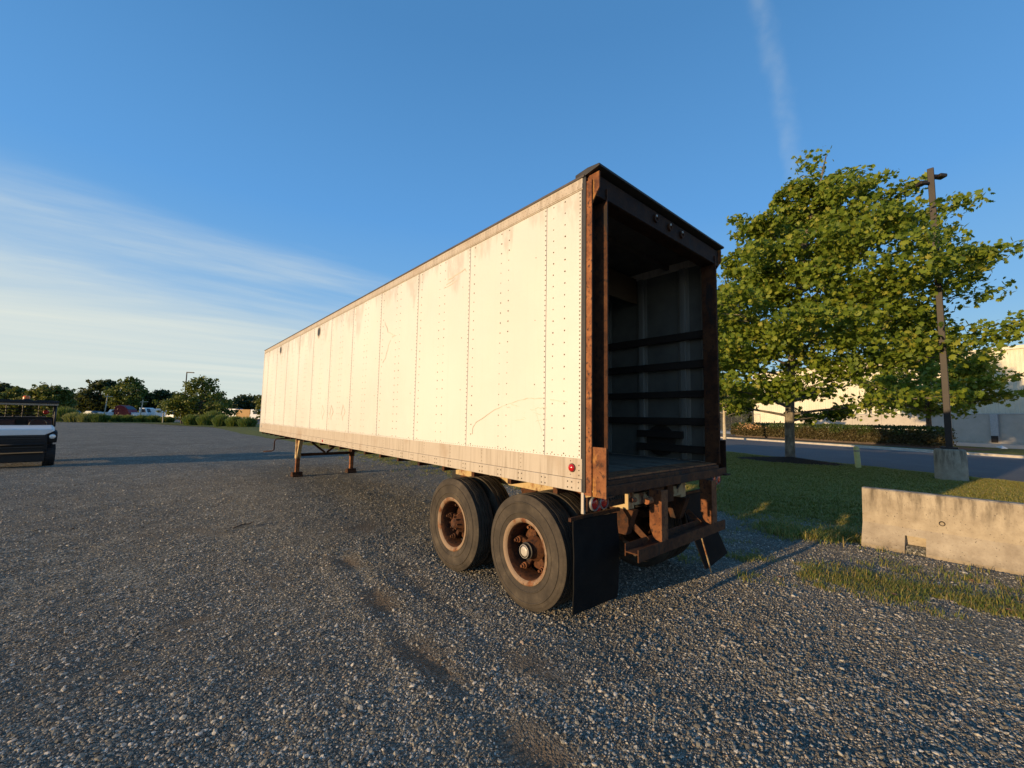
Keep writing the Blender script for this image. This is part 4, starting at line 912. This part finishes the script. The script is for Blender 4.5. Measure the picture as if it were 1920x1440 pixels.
for s in (-1, 1):
    x0, x1 = sorted((s * .563, s * .76))
    MB().prism([(.05, .72), (.0, .85), (.0, .99), (.06, 1.06), (.3, 1.10), (.85, 1.10), (.95, .9), (.86, .72), (.62, .78), (.42, .82), (.2, .76)], 0, x0, x1).build('fender', 'utvblack', UT, bev=.03)
    MB().lathe([(.001, -.03), (.04, -.025), (.068, -.01), (.075, .05)], (s * .655, -.015, .92), 1, 24).build('headlight', 'lampglass', UT, smooth=True)
    for (a, b) in (((s * .70, 1.0, 1.2), (s * .70, 1.12, 1.90)), ((s * .70, 2.0, 1.0), (s * .70, 1.95, 1.90))): MB().tube([a, b], .03, 8).build('canopy_post', 'black', UT, smooth=True)
    MB().box(s * .40 - .27, s * .40 + .27, 1.85, 2.0, .85, 1.42).build('seat_back', 'seat', UT, bev=.05)
    MB().box(s * .40 - .27, s * .40 + .27, 1.35, 1.86, .72, .86).build('seat_cushion', 'seat', UT, bev=.04)
MB().box(-.55, .55, .2, 2.9, .36, .52).build('chassis', 'utvblack', UT, bev=.02)
m = MB(); m.tube([(-.5, -.06, .45), (-.5, -.10, .70), (.5, -.10, .70), (.5, -.06, .45), (-.5, -.06, .45)], .024, 8); m.build('front_bumper', 'utvblack', UT, smooth=True)
for z in (.60, .68, .86, .92): MB().box(-.5, .5, -.05, -.035, z, z + .03).build('grille_bar', 'black', UT)
MB().box(-.75, .75, .95, 2.05, 1.88, 1.945).build('canopy_trim', 'tan', UT, bev=.015)
MB().box(-.70, .70, 2.005, 2.018, .9, 1.50).build('cab_back', 'utvblack', UT)
rf_ = MB().box(-.76, .76, .9, 2.08, 1.948, 2.03).build('canopy_roof', 'utvblack', UT, bev=.025)
for x in (-.45, .0, .45): MB().box(x - .18, x + .18, .92, 2.06, 2.031, 2.05).build('roof_rib', 'utvblack', rf_, bev=.008)
bc = MB().lathe([(.085, 0), (.085, .03), (.075, .032)], (.05, 1.2, 2.05), 2, 20).build('beacon_base', 'black', UT, smooth=True, auto=True)
MB().lathe([(.078, .032), (.078, .09), (.06, .125), (.001, .135)], (.05, 1.2, 2.05), 2, 20).build('beacon_lens', 'amber', bc, smooth=True)
MB().box(-.72, .72, 2.02, 3.0, .72, 1.0).build('cargo_bed', 'utvblack', UT, bev=.02)
for z in (1.56, 1.66, 1.76): MB().tube([(-.70, 2.06, z), (.70, 2.06, z)], .014, 6).build('rack_rail', 'black', UT)
for x in (-.35, .0, .35): MB().tube([(x, 2.06, 1.0), (x, 2.06, 1.88)], .012, 6).build('rack_upright', 'black', UT)
MB().lathe([(.001, -.02), (.07, -.02), (.075, .0), (.06, .02), (.001, .02)], (.52, 2.0, 1.66), 1, 16).build('red_reflector', 'red', UT, smooth=True)
MB().tube([(.36 + .19 * math.cos(t), 1.18 + .05 * math.sin(t), 1.27 + .17 * math.sin(t)) for t in (2 * math.pi * k / 20 for k in range(21))], .016, 6).build('steering_wheel', 'black', UT, smooth=True)
MB().prism([(.96, .56), (1.05, 1.22), (1.12, 1.22), (1.12, .56)], 0, -.70, .70).build('dashboard', 'utvblack', UT, bev=.02)

# ------------------------------------------------------------------ parked vehicles far off
def vehicle(name, label, loc, rot, prof, wid, mat, win, wheels, extra=None, cat='van'):
    loc = (CAM[0] + (loc[0] - CAM[0]) * 1.28, CAM[1] + (loc[1] - CAM[1]) * 1.28, 0)
    V = root(name, label, cat, loc, rotz=rot, local=True, group='vehicles parked in the far car park')
    MB().prism([(x, z) for x, z in prof], 1, -wid / 2, wid / 2).build('body', mat, V, bev=.06)
    for k, q in enumerate(win):
        if q[0] == 's':
            for s in (-1, 1):
                y0, y1 = sorted((s * (wid / 2 - .02), s * (wid / 2 + .012))); MB().prism(q[1], 1, y0, y1).build('side_window', 'glass', V)
        else:
            (xa, za), (xb, zb) = q[1]; nx, nz = zb - za, -(xb - xa); l = math.hypot(nx, nz); nx, nz = nx / l * .02, nz / l * .02
            if nz < 0: nx, nz = -nx, -nz
            h = wid / 2 - .14; m = MB(); m.add([(xa + nx, -h, za + nz), (xa + nx, h, za + nz), (xb + nx, h * .92, zb + nz), (xb + nx, -h * .92, zb + nz), (xa - nx, -h, za - nz), (xa - nx, h, za - nz), (xb - nx, h * .92, zb - nz), (xb - nx, -h * .92, zb - nz)],
                [(0, 1, 2, 3), (7, 6, 5, 4), (0, 4, 5, 1), (1, 5, 6, 2), (2, 6, 7, 3), (3, 7, 4, 0)]); m.build('windscreen', 'glass', V)
    for x in wheels:
        for s in (-1, 1):
            t = MB().lathe([(.001, -.09), (.2, -.10), (.33, -.1), (.35, -.07), (.35, .07), (.33, .1), (.2, .10), (.001, .09)], (x, s * (wid / 2 - .08), .35), 1, 20).build('wheel', 'tyre', V, smooth=True, auto=True)
    if extra: extra(V)
    return V
vanp = [(2.6, .4), (2.65, .95), (1.9, 1.25), (1.25, 2.15), (.9, 2.3), (-2.7, 2.35), (-2.75, .4)]
vw = [('s', [(1.55, 1.35), (1.1, 2.0), (.55, 2.0), (.55, 1.35)]), ('f', ((1.87, 1.29), (1.27, 2.12)))]
pick = [(2.7, .45), (2.72, 1.0), (1.2, 1.15), (.6, 1.72), (-.7, 1.75), (-.95, 1.15), (-2.6, 1.15), (-2.6, .45)]
pw = [('s', [(.95, 1.18), (.5, 1.6), (-.6, 1.62), (-.75, 1.18)]), ('f', ((1.17, 1.18), (.62, 1.70)))]
ang0 = R(-46)
vehicle('pickup_truck', 'white pickup beyond the pale shrub, left of the red vehicle', (-7.7, 96.5, 0), ang0 + R(60), [(x, z + .25) for x, z in pick], 1.9, 'vwhite', [(a, [(x, z + .25) for x, z in b]) for a, b in pw], (1.6, -1.6), cat='pickup')
def slope_top(V): pass
vehicle('covered_vehicle', 'dark red rounded vehicle showing above the shrubs, beside the white cab', (-6.3, 95.0, 0), ang0, [(1.9, .4), (2.0, 1.3), (1.5, 2.1), (.6, 2.75), (-.4, 3.0), (-1.1, 2.9), (-1.6, 2.45), (-1.7, 1.6), (-1.7, .4)], 2.0, 'vred', [('f', ((1.53, 2.08), (.64, 2.73)))], (1.2, -1.1), cat='vehicle')
def boxback(w_, mat, x0, x1, z1):
    return lambda V: MB().box(x0, x1, -w_ / 2, w_ / 2, .7, z1).build('cargo_box', mat, V, bev=.03)
cabp = [(1.9, .45), (1.95, 1.35), (1.75, 1.45), (1.35, 2.35), (1.1, 2.5), (-.2, 2.5), (-.2, 1.4), (-2.6, 1.4), (-2.6, .45)]
cw = [('s', [(1.5, 1.5), (1.2, 2.2), (.4, 2.2), (.4, 1.5)]), ('f', ((1.74, 1.5), (1.36, 2.32)))]
vehicle('cab_truck', 'white cab truck with dark windscreen right of the red vehicle', (-3.9, 93, 0), ang0, cabp, 2.0, 'vwhite', cw, (1.2, -1.7), cat='truck')
vehicle('van', 'plain white van between the white cab truck and the bushy lot tree', (-2.2, 92.5, 0), ang0 + R(20), vanp, 2.0, 'vwhite', vw, (1.7, -1.7))
vehicle('van', 'white van half hidden behind the small sapling in front of the lot tree', (-.6, 88.5, 0), ang0 - R(8), vanp, 2.0, 'vwhite', vw, (1.7, -1.7))
vehicle('car', 'grey blue car roof above the green shrubs nearest the buggy', (-13.1, 101, 0), ang0 + R(10), [(x, z * 1.15) for x, z in [(2.2, .4), (2.2, .8), (1.1, .95), (.4, 1.42), (-1.2, 1.45), (-2.0, 1.0), (-2.2, .9), (-2.2, .4)]], 1.8, 'vgrey', [('f', ((1.08, 1.12), (.42, 1.60)))], (1.4, -1.4), cat='car')
vehicle('car', 'dark grey car behind the pale shrub, left of the white pickup', (-10.3, 99, 0), ang0 - R(5), [(x, z * 1.12) for x, z in [(2.2, .4), (2.2, .8), (1.1, .95), (.4, 1.42), (-1.2, 1.45), (-2.0, 1.0), (-2.2, .9), (-2.2, .4)]], 1.8, 'vgrey', [('f', ((1.08, 1.09), (.42, 1.56)))], (1.4, -1.4), cat='car')
vehicle('van', 'pale high roof van behind the right shrubs', (8.0, 82.5, 0), ang0, [(x, z * 1.12) for x, z in vanp], 2.0, 'vwhite', [], (1.7, -1.7))
vehicle('box_truck', 'white cab truck with orange box beside the trailer front', (10.0, 80.5, 0), ang0 + R(5), [(x + .6, z) for x, z in cabp], 2.0, 'vwhite', [(a, [(x + .6, z) for x, z in b]) for a, b in cw], (1.6, -1.7), boxback(2.05, 'vorange', -2.7, .3, 2.5), cat='truck')

# ------------------------------------------------------------------ ornamental grasses
def clump(name, label, x, y, rx, h, pale=False, n=900):
    th = rng.uniform(0, 2 * math.pi, n); r0 = rx * .62 * np.sqrt(rng.uniform(0, 1, n)); bx_, by_ = r0 * np.cos(th), r0 * np.sin(th)
    ln = h * rng.uniform(.75, 1.08, n) * (1 - .42 * (r0 / (rx * .62)) ** 2.2); out = (.15 + .75 * r0 / (rx * .62)) * rng.uniform(.3, 1, n) * rx * .5; th2 = th + rng.normal(0, .6, n)
    tip = np.stack([bx_ + out * np.cos(th2), by_ + out * np.sin(th2), ln * .93], -1); base = np.stack([bx_, by_, np.zeros(n)], -1); mid = base * .55 + tip * .45 + np.array([0, 0, .18]) * ln[:, None]
    wv = np.stack([-np.sin(th2 + 1.1), np.cos(th2 + 1.1), np.zeros(n)], -1) * .035
    V = np.stack([base - wv, base + wv, mid + wv * 1.1, mid - wv * 1.1, tip], 1).reshape(-1, 3); o = np.arange(n)[:, None, None] * 5
    F = (o + np.array([(0, 1, 2), (0, 2, 3), (3, 2, 4)])[None]).reshape(-1, 3)
    t_ = root(name, label, 'shrub', (x, y, .03), 'feathery shrubs along the lot edge')
    link('blades', npmesh('blades', V, F, 3), 'ornpale' if pale else 'ornblade', t_)
    m = MB().lathe([(.001, h * .55), (rx * .35, h * .46), (rx * .5, h * .25), (rx * .52, 0)], (x, y, .03), 2, 16); m.build('stem_mass', 'tan' if not pale else 'ornpale', t_, smooth=True)
CL = [(-12.9, 89.5, 2.2, 2.5, 0, 'tall green feathery shrub right beside the buggy canopy'), (-11.3, 85.5, 1.6, 1.55, 1, 'leftmost of the pale yellowish feathery shrubs'), (-10.0, 84.6, 1.6, 1.55, 1, 'middle one of the pale yellowish feathery shrubs'), (-8.7, 84.0, 1.5, 1.5, 0, 'rounded green feathery shrub ending the left pale row'),
      (-6.9, 87, 1.4, 1.25, 0, 'low green feathery shrub below the red vehicle'), (-5.5, 86.2, 1.4, 1.25, 0, 'low green feathery shrub below the white cab truck, left one'), (-4.0, 85.4, 1.4, 1.3, 0, 'low green feathery shrub below the white cab truck, right one'), (-2.6, 84.6, 1.4, 1.3, 0, 'low green feathery shrub below the plain white van'), (-1.0, 83.2, 1.3, 1.1, 0, 'lowest green feathery shrub just left of the lot tree trunk'),
      (1.3, 67.2, 1.35, 1.6, 0, 'green feathery shrub just right of the lot tree trunk'), (2.7, 65.6, 1.35, 1.65, 0, 'middle shrub of the green row under the lot tree'), (3.6, 66.6, 1.4, 2.2, 0, 'tall feathery feathery shrub behind the row under the lot tree'), (3.8, 59.6, 1.25, 1.7, 0, 'large round green shrub, left of the three nearest the trailer front'), (4.7, 56.2, 1.2, 1.55, 0, 'large round green shrub, middle of the three nearest the trailer front'), (5.7, 54.6, 1.2, 1.45, 0, 'large round green shrub, closest to the trailer front')]
for (x, y, rx, h, pale, lab) in CL: clump('shrub', lab, x, y, rx, h, pale, 1100)

# ------------------------------------------------------------------ background trees
def dome_crown(r): return lambda q, az: r * np.interp(q, [.1, .3, .55, .8, 1], [.8, 1.0, .98, .7, .3])
tree('lot_tree', 'bushy tree beside the lot with distant light pole rising behind it', (2.6, 74.6, 0), 7.6, 31, lambda q, az: np.interp(q, [.12, .25, .5, .62, .8, 1], [4.6, 5.0, 3.6, 2.0, 2.6, .9]), trunk_r=.16, n_limb=30, h0=.16, leaves=6500, size=.30, leafmat='midleaf', bark='bark_dark', flat=.55, spread=.6, blob=.45)
tree('lot_tree', 'smaller yellowish tree leaning left of the bushy lot tree', (.5, 75.5, 0), 4.8, 32, dome_crown(2.0), trunk_r=.10, n_limb=16, h0=.2, leaves=2200, size=.30, leafmat='yelleaf', bark='bark_dark', flat=.6, spread=.6, blob=.8)
tree('sapling', 'thin yellow green sapling in front of the half hidden van', (-1.5, 82, 0), 3.9, 33, dome_crown(1.1), trunk_r=.06, n_limb=10, h0=.35, leaves=420, size=.26, leafmat='yelleaf', bark='bark_pale', flat=.6, spread=.6)
tree('roadside_tree', 'yellow green tree behind the buggy, left of the dark wood', (-18.3, 119, 0), 7.5, 34, dome_crown(4.2), lean=(0, 0), trunk_r=.2, n_limb=26, h0=.1, leaves=4200, size=.5, leafmat='yelleaf', bark='bark_dark', flat=.6, spread=.6, blob=.8)
tree('roadside_tree', 'low yellow green tree at left, over the buggy beacon', (-23.5, 124, 0), 6.2, 35, dome_crown(3.4), trunk_r=.2, n_limb=22, h0=.1, leaves=3000, size=.5, leafmat='yelleaf', bark='bark_dark', flat=.6, spread=.6, blob=.8)
tree('tall_tree', 'tallest light green tree rising above the dark wood', (-7.6, 136, 0), 10.6, 36, dome_crown(4.6), trunk_r=.3, n_limb=30, h0=.12, leaves=4800, size=.55, leafmat='midleaf', bark='bark_dark', flat=.55, spread=.6, blob=.75)
tree('tall_tree', 'tall dark tree left of the tallest light green tree', (-13.0, 143, 0), 10.6, 37, dome_crown(4.4), trunk_r=.3, n_limb=30, h0=.12, leaves=4600, size=.55, leafmat='darkleaf', bark='bark_dark', flat=.55, spread=.6, blob=.75)
tree('dark_tree', 'dark round tree standing alone right of the tallest tree', (-1.6, 136, 0), 8.4, 38, dome_crown(3.4), trunk_r=.25, n_limb=24, h0=.1, leaves=3200, size=.5, leafmat='darkleaf', bark='bark_dark', flat=.6, spread=.6, blob=.8)
tree('dark_tree', 'dark tree crown cut by the left frame edge behind the buggy', (-31.5, 152, 0), 9.0, 39, dome_crown(4.8), trunk_r=.3, n_limb=24, h0=.1, leaves=3200, size=.55, leafmat='darkleaf', bark='bark_dark', flat=.6, spread=.6, blob=.8)
tree('roadside_tree', 'yellowish tree just showing left of the trailer front edge', (13.6, 90, 0), 5.4, 40, dome_crown(2.2), trunk_r=.15, n_limb=16, h0=.1, leaves=1600, size=.4, leafmat='yelleaf', bark='bark_dark', flat=.6, spread=.6, blob=.8)
# the wood behind, one mass
Ps = []
for k in range(110):
    f = k / 109; px = -48 + 86 * f + rng.normal(0, 1.5); py = 176 - 56 * f + rng.normal(0, 5)
    hh = 6.2 + 2.2 * vnoise(np.array(f * 17.), np.array(3.), 5) * 2 + rng.uniform(-.8, 1.4); rr = rng.uniform(2.6, 4.2)
    n = 620; d = rng.normal(0, 1, (n, 3)); d /= np.linalg.norm(d, axis=1)[:, None]; q = rng.uniform(.55, 1, n)[:, None] * d
    Ps.append(np.stack([px + q[:, 0] * rr, py + q[:, 1] * rr, np.abs(hh * .5 + q[:, 2] * hh * .52)], -1))
for k in range(26):                                   # also beyond the fence on the right
    px, py = rf(62 + rng.uniform(-3, 3), 50 + k * 1.5); hh = rng.uniform(6, 10); rr = 3.5
    n = 420; d = rng.normal(0, 1, (n, 3)); d /= np.linalg.norm(d, axis=1)[:, None]; q = rng.uniform(.55, 1, n)[:, None] * d
    Ps.append(np.stack([px + q[:, 0] * rr, py + q[:, 1] * rr, np.abs(hh * .5 + q[:, 2] * hh * .52)], -1))
P = np.vstack(Ps)
o = link('wood', leaf_mesh('wood', P, .75, PLAIN, .4, 1.), 'darkleaf', kind='stuff'); o['label'] = 'dark wood of dense trees closing the horizon'; o['category'] = 'wood'

# ------------------------------------------------------------------ loose gravel stones (instances)
def points_instancer(name, P, rot, scl, src, mat, label, cat):
    me = bpy.data.meshes.new(name); me.vertices.add(len(P)); me.vertices.foreach_set('co', np.ascontiguousarray(P, np.float32).ravel())
    a = me.attributes.new('irot', 'FLOAT_VECTOR', 'POINT'); a.data.foreach_set('vector', np.ascontiguousarray(rot, np.float32).ravel())
    a = me.attributes.new('iscl', 'FLOAT_VECTOR', 'POINT'); a.data.foreach_set('vector', np.ascontiguousarray(scl, np.float32).ravel())
    a = me.attributes.new('pick', 'INT', 'POINT'); a.data.foreach_set('value', rng.integers(0, len(src), len(P)).astype(np.int32))
    o = bpy.data.objects.new(name, me); col.objects.link(o); o['kind'] = 'stuff'; o['label'] = label; o['category'] = cat
    ng = bpy.data.node_groups.new(name + '_scatter', 'GeometryNodeTree')
    ng.interface.new_socket('Geometry', in_out='INPUT', socket_type='NodeSocketGeometry'); ng.interface.new_socket('Geometry', in_out='OUTPUT', socket_type='NodeSocketGeometry')
    gi, go = ng.nodes.new('NodeGroupInput'), ng.nodes.new('NodeGroupOutput'); inst = ng.nodes.new('GeometryNodeInstanceOnPoints')
    join = ng.nodes.new('GeometryNodeGeometryToInstance')
    cc = bpy.data.collections.new(name + '_shapes')
    for s in src: cc.objects.link(s)
    ci = ng.nodes.new('GeometryNodeCollectionInfo'); ci.inputs['Collection'].default_value = cc; ci.inputs['Separate Children'].default_value = True; ci.inputs['Reset Children'].default_value = True
    def na(nm, ty): x = ng.nodes.new('GeometryNodeInputNamedAttribute'); x.data_type = ty; x.inputs['Name'].default_value = nm; return x.outputs['Attribute']
    ng.links.new(gi.outputs[0], inst.inputs['Points']); ng.links.new(ci.outputs[0], inst.inputs['Instance']); inst.inputs['Pick Instance'].default_value = True
    ng.links.new(na('pick', 'INT'), inst.inputs['Instance Index']); ng.links.new(na('irot', 'FLOAT_VECTOR'), inst.inputs['Rotation']); ng.links.new(na('iscl', 'FLOAT_VECTOR'), inst.inputs['Scale'])
    ng.links.new(inst.outputs[0], go.inputs[0]); ng.nodes.remove(join)
    md = o.modifiers.new('scatter', 'NODES'); md.node_group = ng
    return o
import bmesh
def stone_src(i):
    bm = bmesh.new(); bmesh.ops.create_icosphere(bm, subdivisions=1, radius=1); r_ = random.Random(i)
    for v in bm.verts: v.co *= r_.uniform(.72, 1.12)
    for v in bm.verts: v.co.z *= .68; v.co.x *= 1.12
    me = bpy.data.meshes.new('stone'); bm.to_mesh(me); bm.free(); me.materials.append(MAT['stone']); return bpy.data.objects.new('stone', me)
n = 1250000
# area-wise density: dense near the lot's foreground, thinning with distance
r_ = np.exp(rng.uniform(np.log(.9), np.log(26), n)); th = yaw + rng.uniform(-R(66), R(66), n); keep = rng.uniform(0, 1, n) < np.clip((r_ / 3.4) ** 2, .05, 1) * np.clip(1.4 - r_ / 22, .35, 1)
x, y = CAM[0] + r_ * np.cos(th), CAM[1] + r_ * np.sin(th)
keep &= (x < lawn_left(y) + .2) & ~((x > 5.0) & (x < 5.68) & (y < -.88) & (y > -4))
bare = dirt_at(x, y); patch = fbm(x * 1.1, y * 1.1, 77, 3)
keep &= rng.uniform(0, 1, n) > np.clip(bare * 1.1 + np.clip(-patch * 1.4 - .05, 0, .75), 0, .97)
x, y, r_ = x[keep], y[keep], r_[keep]; n = len(x)
sz = np.clip(np.exp(rng.normal(np.log(.0041), .50, n)), .0020, .018) * (1 + .018 * np.clip(r_ - 4, 0, 20))
P = np.stack([x, y, ground_h(x, y) + sz * .22], -1)
points_instancer('gravel', P, np.stack([rng.normal(0, .35, n), rng.normal(0, .35, n), rng.uniform(0, 6.28, n)], -1), np.stack([sz * rng.uniform(.8, 1.35, n), sz * rng.uniform(.8, 1.2, n), sz * rng.uniform(.7, 1.1, n)], -1), [stone_src(i) for i in range(9)], 'stone', 'loose grey crushed stone over the lot', 'gravel')
print('stones', n)

# ------------------------------------------------------------------ lawn blades and weeds
def tuft(i, n=16, h=1., sp=.9, mat='blade'):
    r2_ = np.random.default_rng(100 + i); V = []; F = []
    for k in range(n):
        a = r2_.uniform(0, 6.28); b = np.array([r2_.normal(0, sp * .5), r2_.normal(0, sp * .5), 0]); l = h * r2_.uniform(.6, 1.15); o = np.array([math.cos(a), math.sin(a), 0]) * l * r2_.uniform(.2, 1.1); w_ = np.array([-math.sin(a), math.cos(a), 0]) * (.045 if mat == 'weed' else .058) * h
        q = len(V); V += [b - w_, b + w_, b + o * .35 + w_ * .8 + np.array([0, 0, l * .55]), b + o * .35 - w_ * .8 + np.array([0, 0, l * .55]), b + o + np.array([0, 0, l * .88])]; F += [(q, q + 1, q + 2), (q, q + 2, q + 3), (q + 3, q + 2, q + 4)]
    me = npmesh('tuft', np.array(V), np.array(F), 3); me.materials.append(MAT[mat]); return bpy.data.objects.new('tuft', me)
n = 90000
y = rng.uniform(-6, 24, n); t = rng.uniform(0, 1, n) ** 1.25; xl = lawn_left(y); xr = (16.4 - NV[1] * y) / NV[0]; x = xl + (xr - xl) * t
d2 = ((x - 17.35) / 1.42) ** 2 + ((y - 3.3) / 2.05) ** 2; thin = rng.uniform(0, 1, n) < np.clip((x - xl) / 1.3 + .15 + fbm(x, y, 3, 3), 0, 1)
keep = (d2 > 1) & thin & (np.hypot(x - 15.3, y + 1.37) > .5) & ~((x > 5.0) & (x < 5.68) & (y < -.88) & (y > -4))
x, y = x[keep], y[keep]; n = len(x); s_ = rng.uniform(.045, .085, n) * (1 + .3 * fbm(x * .8, y * .8, 6, 2))
points_instancer('grass', np.stack([x, y, lawn_z(x, y) - .004], -1), np.stack([np.zeros(n), np.zeros(n), rng.uniform(0, 6.28, n)], -1), np.stack([s_ * 1.25, s_ * 1.25, s_], -1), [tuft(i) for i in range(6)], 'blade', 'short mown grass of the lawn beside the road', 'grass')
# weeds in the gravel
wp = []
def strip(x0, y0, x1, y1, wd, n, hs):
    t = rng.uniform(0, 1, n); c = np.stack([x0 + (x1 - x0) * t, y0 + (y1 - y0) * t], -1) + rng.normal(0, wd, (n, 2)); k = fbm(c[:, 0] * 2.2, c[:, 1] * 2.2, 13, 3) > -.10
    c = c[k]; wp.append(np.column_stack([c, np.full(len(c), hs) * rng.uniform(.5, 1.3, len(c))]))
strip(3.05, .2, 3.40, -2.4, .20, 760, .050); strip(3.5, -1.0, 3.75, -4.2, .24, 950, .065); strip(4.95, -.35, 5.35, .15, .20, 320, .11); strip(5.3, -.6, 5.8, -.5, .12, 160, .13)
strip(5.3, .3, 4.9, 4.0, .35, 420, .07); strip(4.6, 5, 4.4, 18, .5, 900, .09); strip(2.6, .3, 2.9, -.4, .25, 160, .07); strip(4.2, -1.2, 4.5, -3.6, .25, 220, .07); strip(4.0, .6, 4.2, 3., .5, 200, .06)
wq = np.vstack(wp); n = len(wq); keepw = ~((wq[:, 0] > 5.0) & (wq[:, 0] < 5.68) & (wq[:, 1] < -.85)); wq = wq[keepw]; n = len(wq)
zg = np.maximum(ground_h(wq[:, 0], wq[:, 1]), np.where(wq[:, 0] > lawn_left(wq[:, 1]), lawn_z(wq[:, 0], wq[:, 1]), -1))
points_instancer('weeds', np.column_stack([wq[:, :2], zg - .004]), np.stack([np.zeros(n), np.zeros(n), rng.uniform(0, 6.28, n)], -1), np.repeat(wq[:, 2:3], 3, 1), [tuft(20 + i, 12, 1.0, 1.0, 'weed') for i in range(6)], 'weed', 'ragged green and straw weeds growing through the gravel', 'weeds')
# fallen leaves, twig, bits
for i, (x, y, s, lab) in enumerate(((2.75, -.55, .05, 'small orange dead leaf on the gravel, nearest the trailer'), (3.15, -1.45, .05, 'orange dead leaf at the edge of the weed strip, middle one'), (3.55, -2.2, .05, 'orange dead leaf in the weeds near the right frame edge'), (4.3, -1.95, .06, 'reddish dead leaf on gravel before the barrier'))):
    m = MB(); z = float(ground_h(np.array(x), np.array(y))) + .03; vs = [(x + s * px_, y + s * py_ * .9, z + .25 * s * abs(px_) * 1.5 + .1 * s * py_) for px_, py_ in LOBED]; vs += [(a, b, c - .003) for a, b, c in vs]; k = len(LOBED)
    fs = [(0, j, j + 1 if j + 1 < k else 1) for j in range(1, k)]; fs += [tuple(q + k for q in f[::-1]) for f in fs]
    o = m.add(vs, fs).build('dead_leaf', 'deadleaf', org=(x, y, z)); tag(o, lab, 'leaf', 'dead leaves on the gravel')
m = MB(); z = float(ground_h(np.array(-1.5), np.array(5.4))) + .02; m.tube([(-1.62, 5.36, z), (-1.5, 5.42, z + .015), (-1.40, 5.46, z + .01), (-1.33, 5.50, z + .02)], [.010, .012, .010, .006], 6); m.tube([(-1.45, 5.44, z + .012), (-1.40, 5.38, z + .03)], [.006, .003], 5)
tag(m.build('twig', 'bark_dark', org=(-1.5, 5.42, z), smooth=True), 'dark broken twig lying on the gravel left of the trailer wheels', 'twig')
m = MB(); x, y = rf(40.6, 14.2); m.add([(x - .3, y, .12), (x + .1, y - .3, .13), (x + .4, y + .1, .30), (x, y + .3, .22), (x, y, .34)], [(0, 1, 4), (1, 2, 4), (2, 3, 4), (3, 0, 4), (0, 3, 2, 1)]); tag(m.build('paper_litter', 'vwhite', org=(x, y, .12)), 'crumpled white paper on the verge right of the pole footing', 'litter')
for o in bpy.data.objects:
    if '_o' in o: del o['_o']
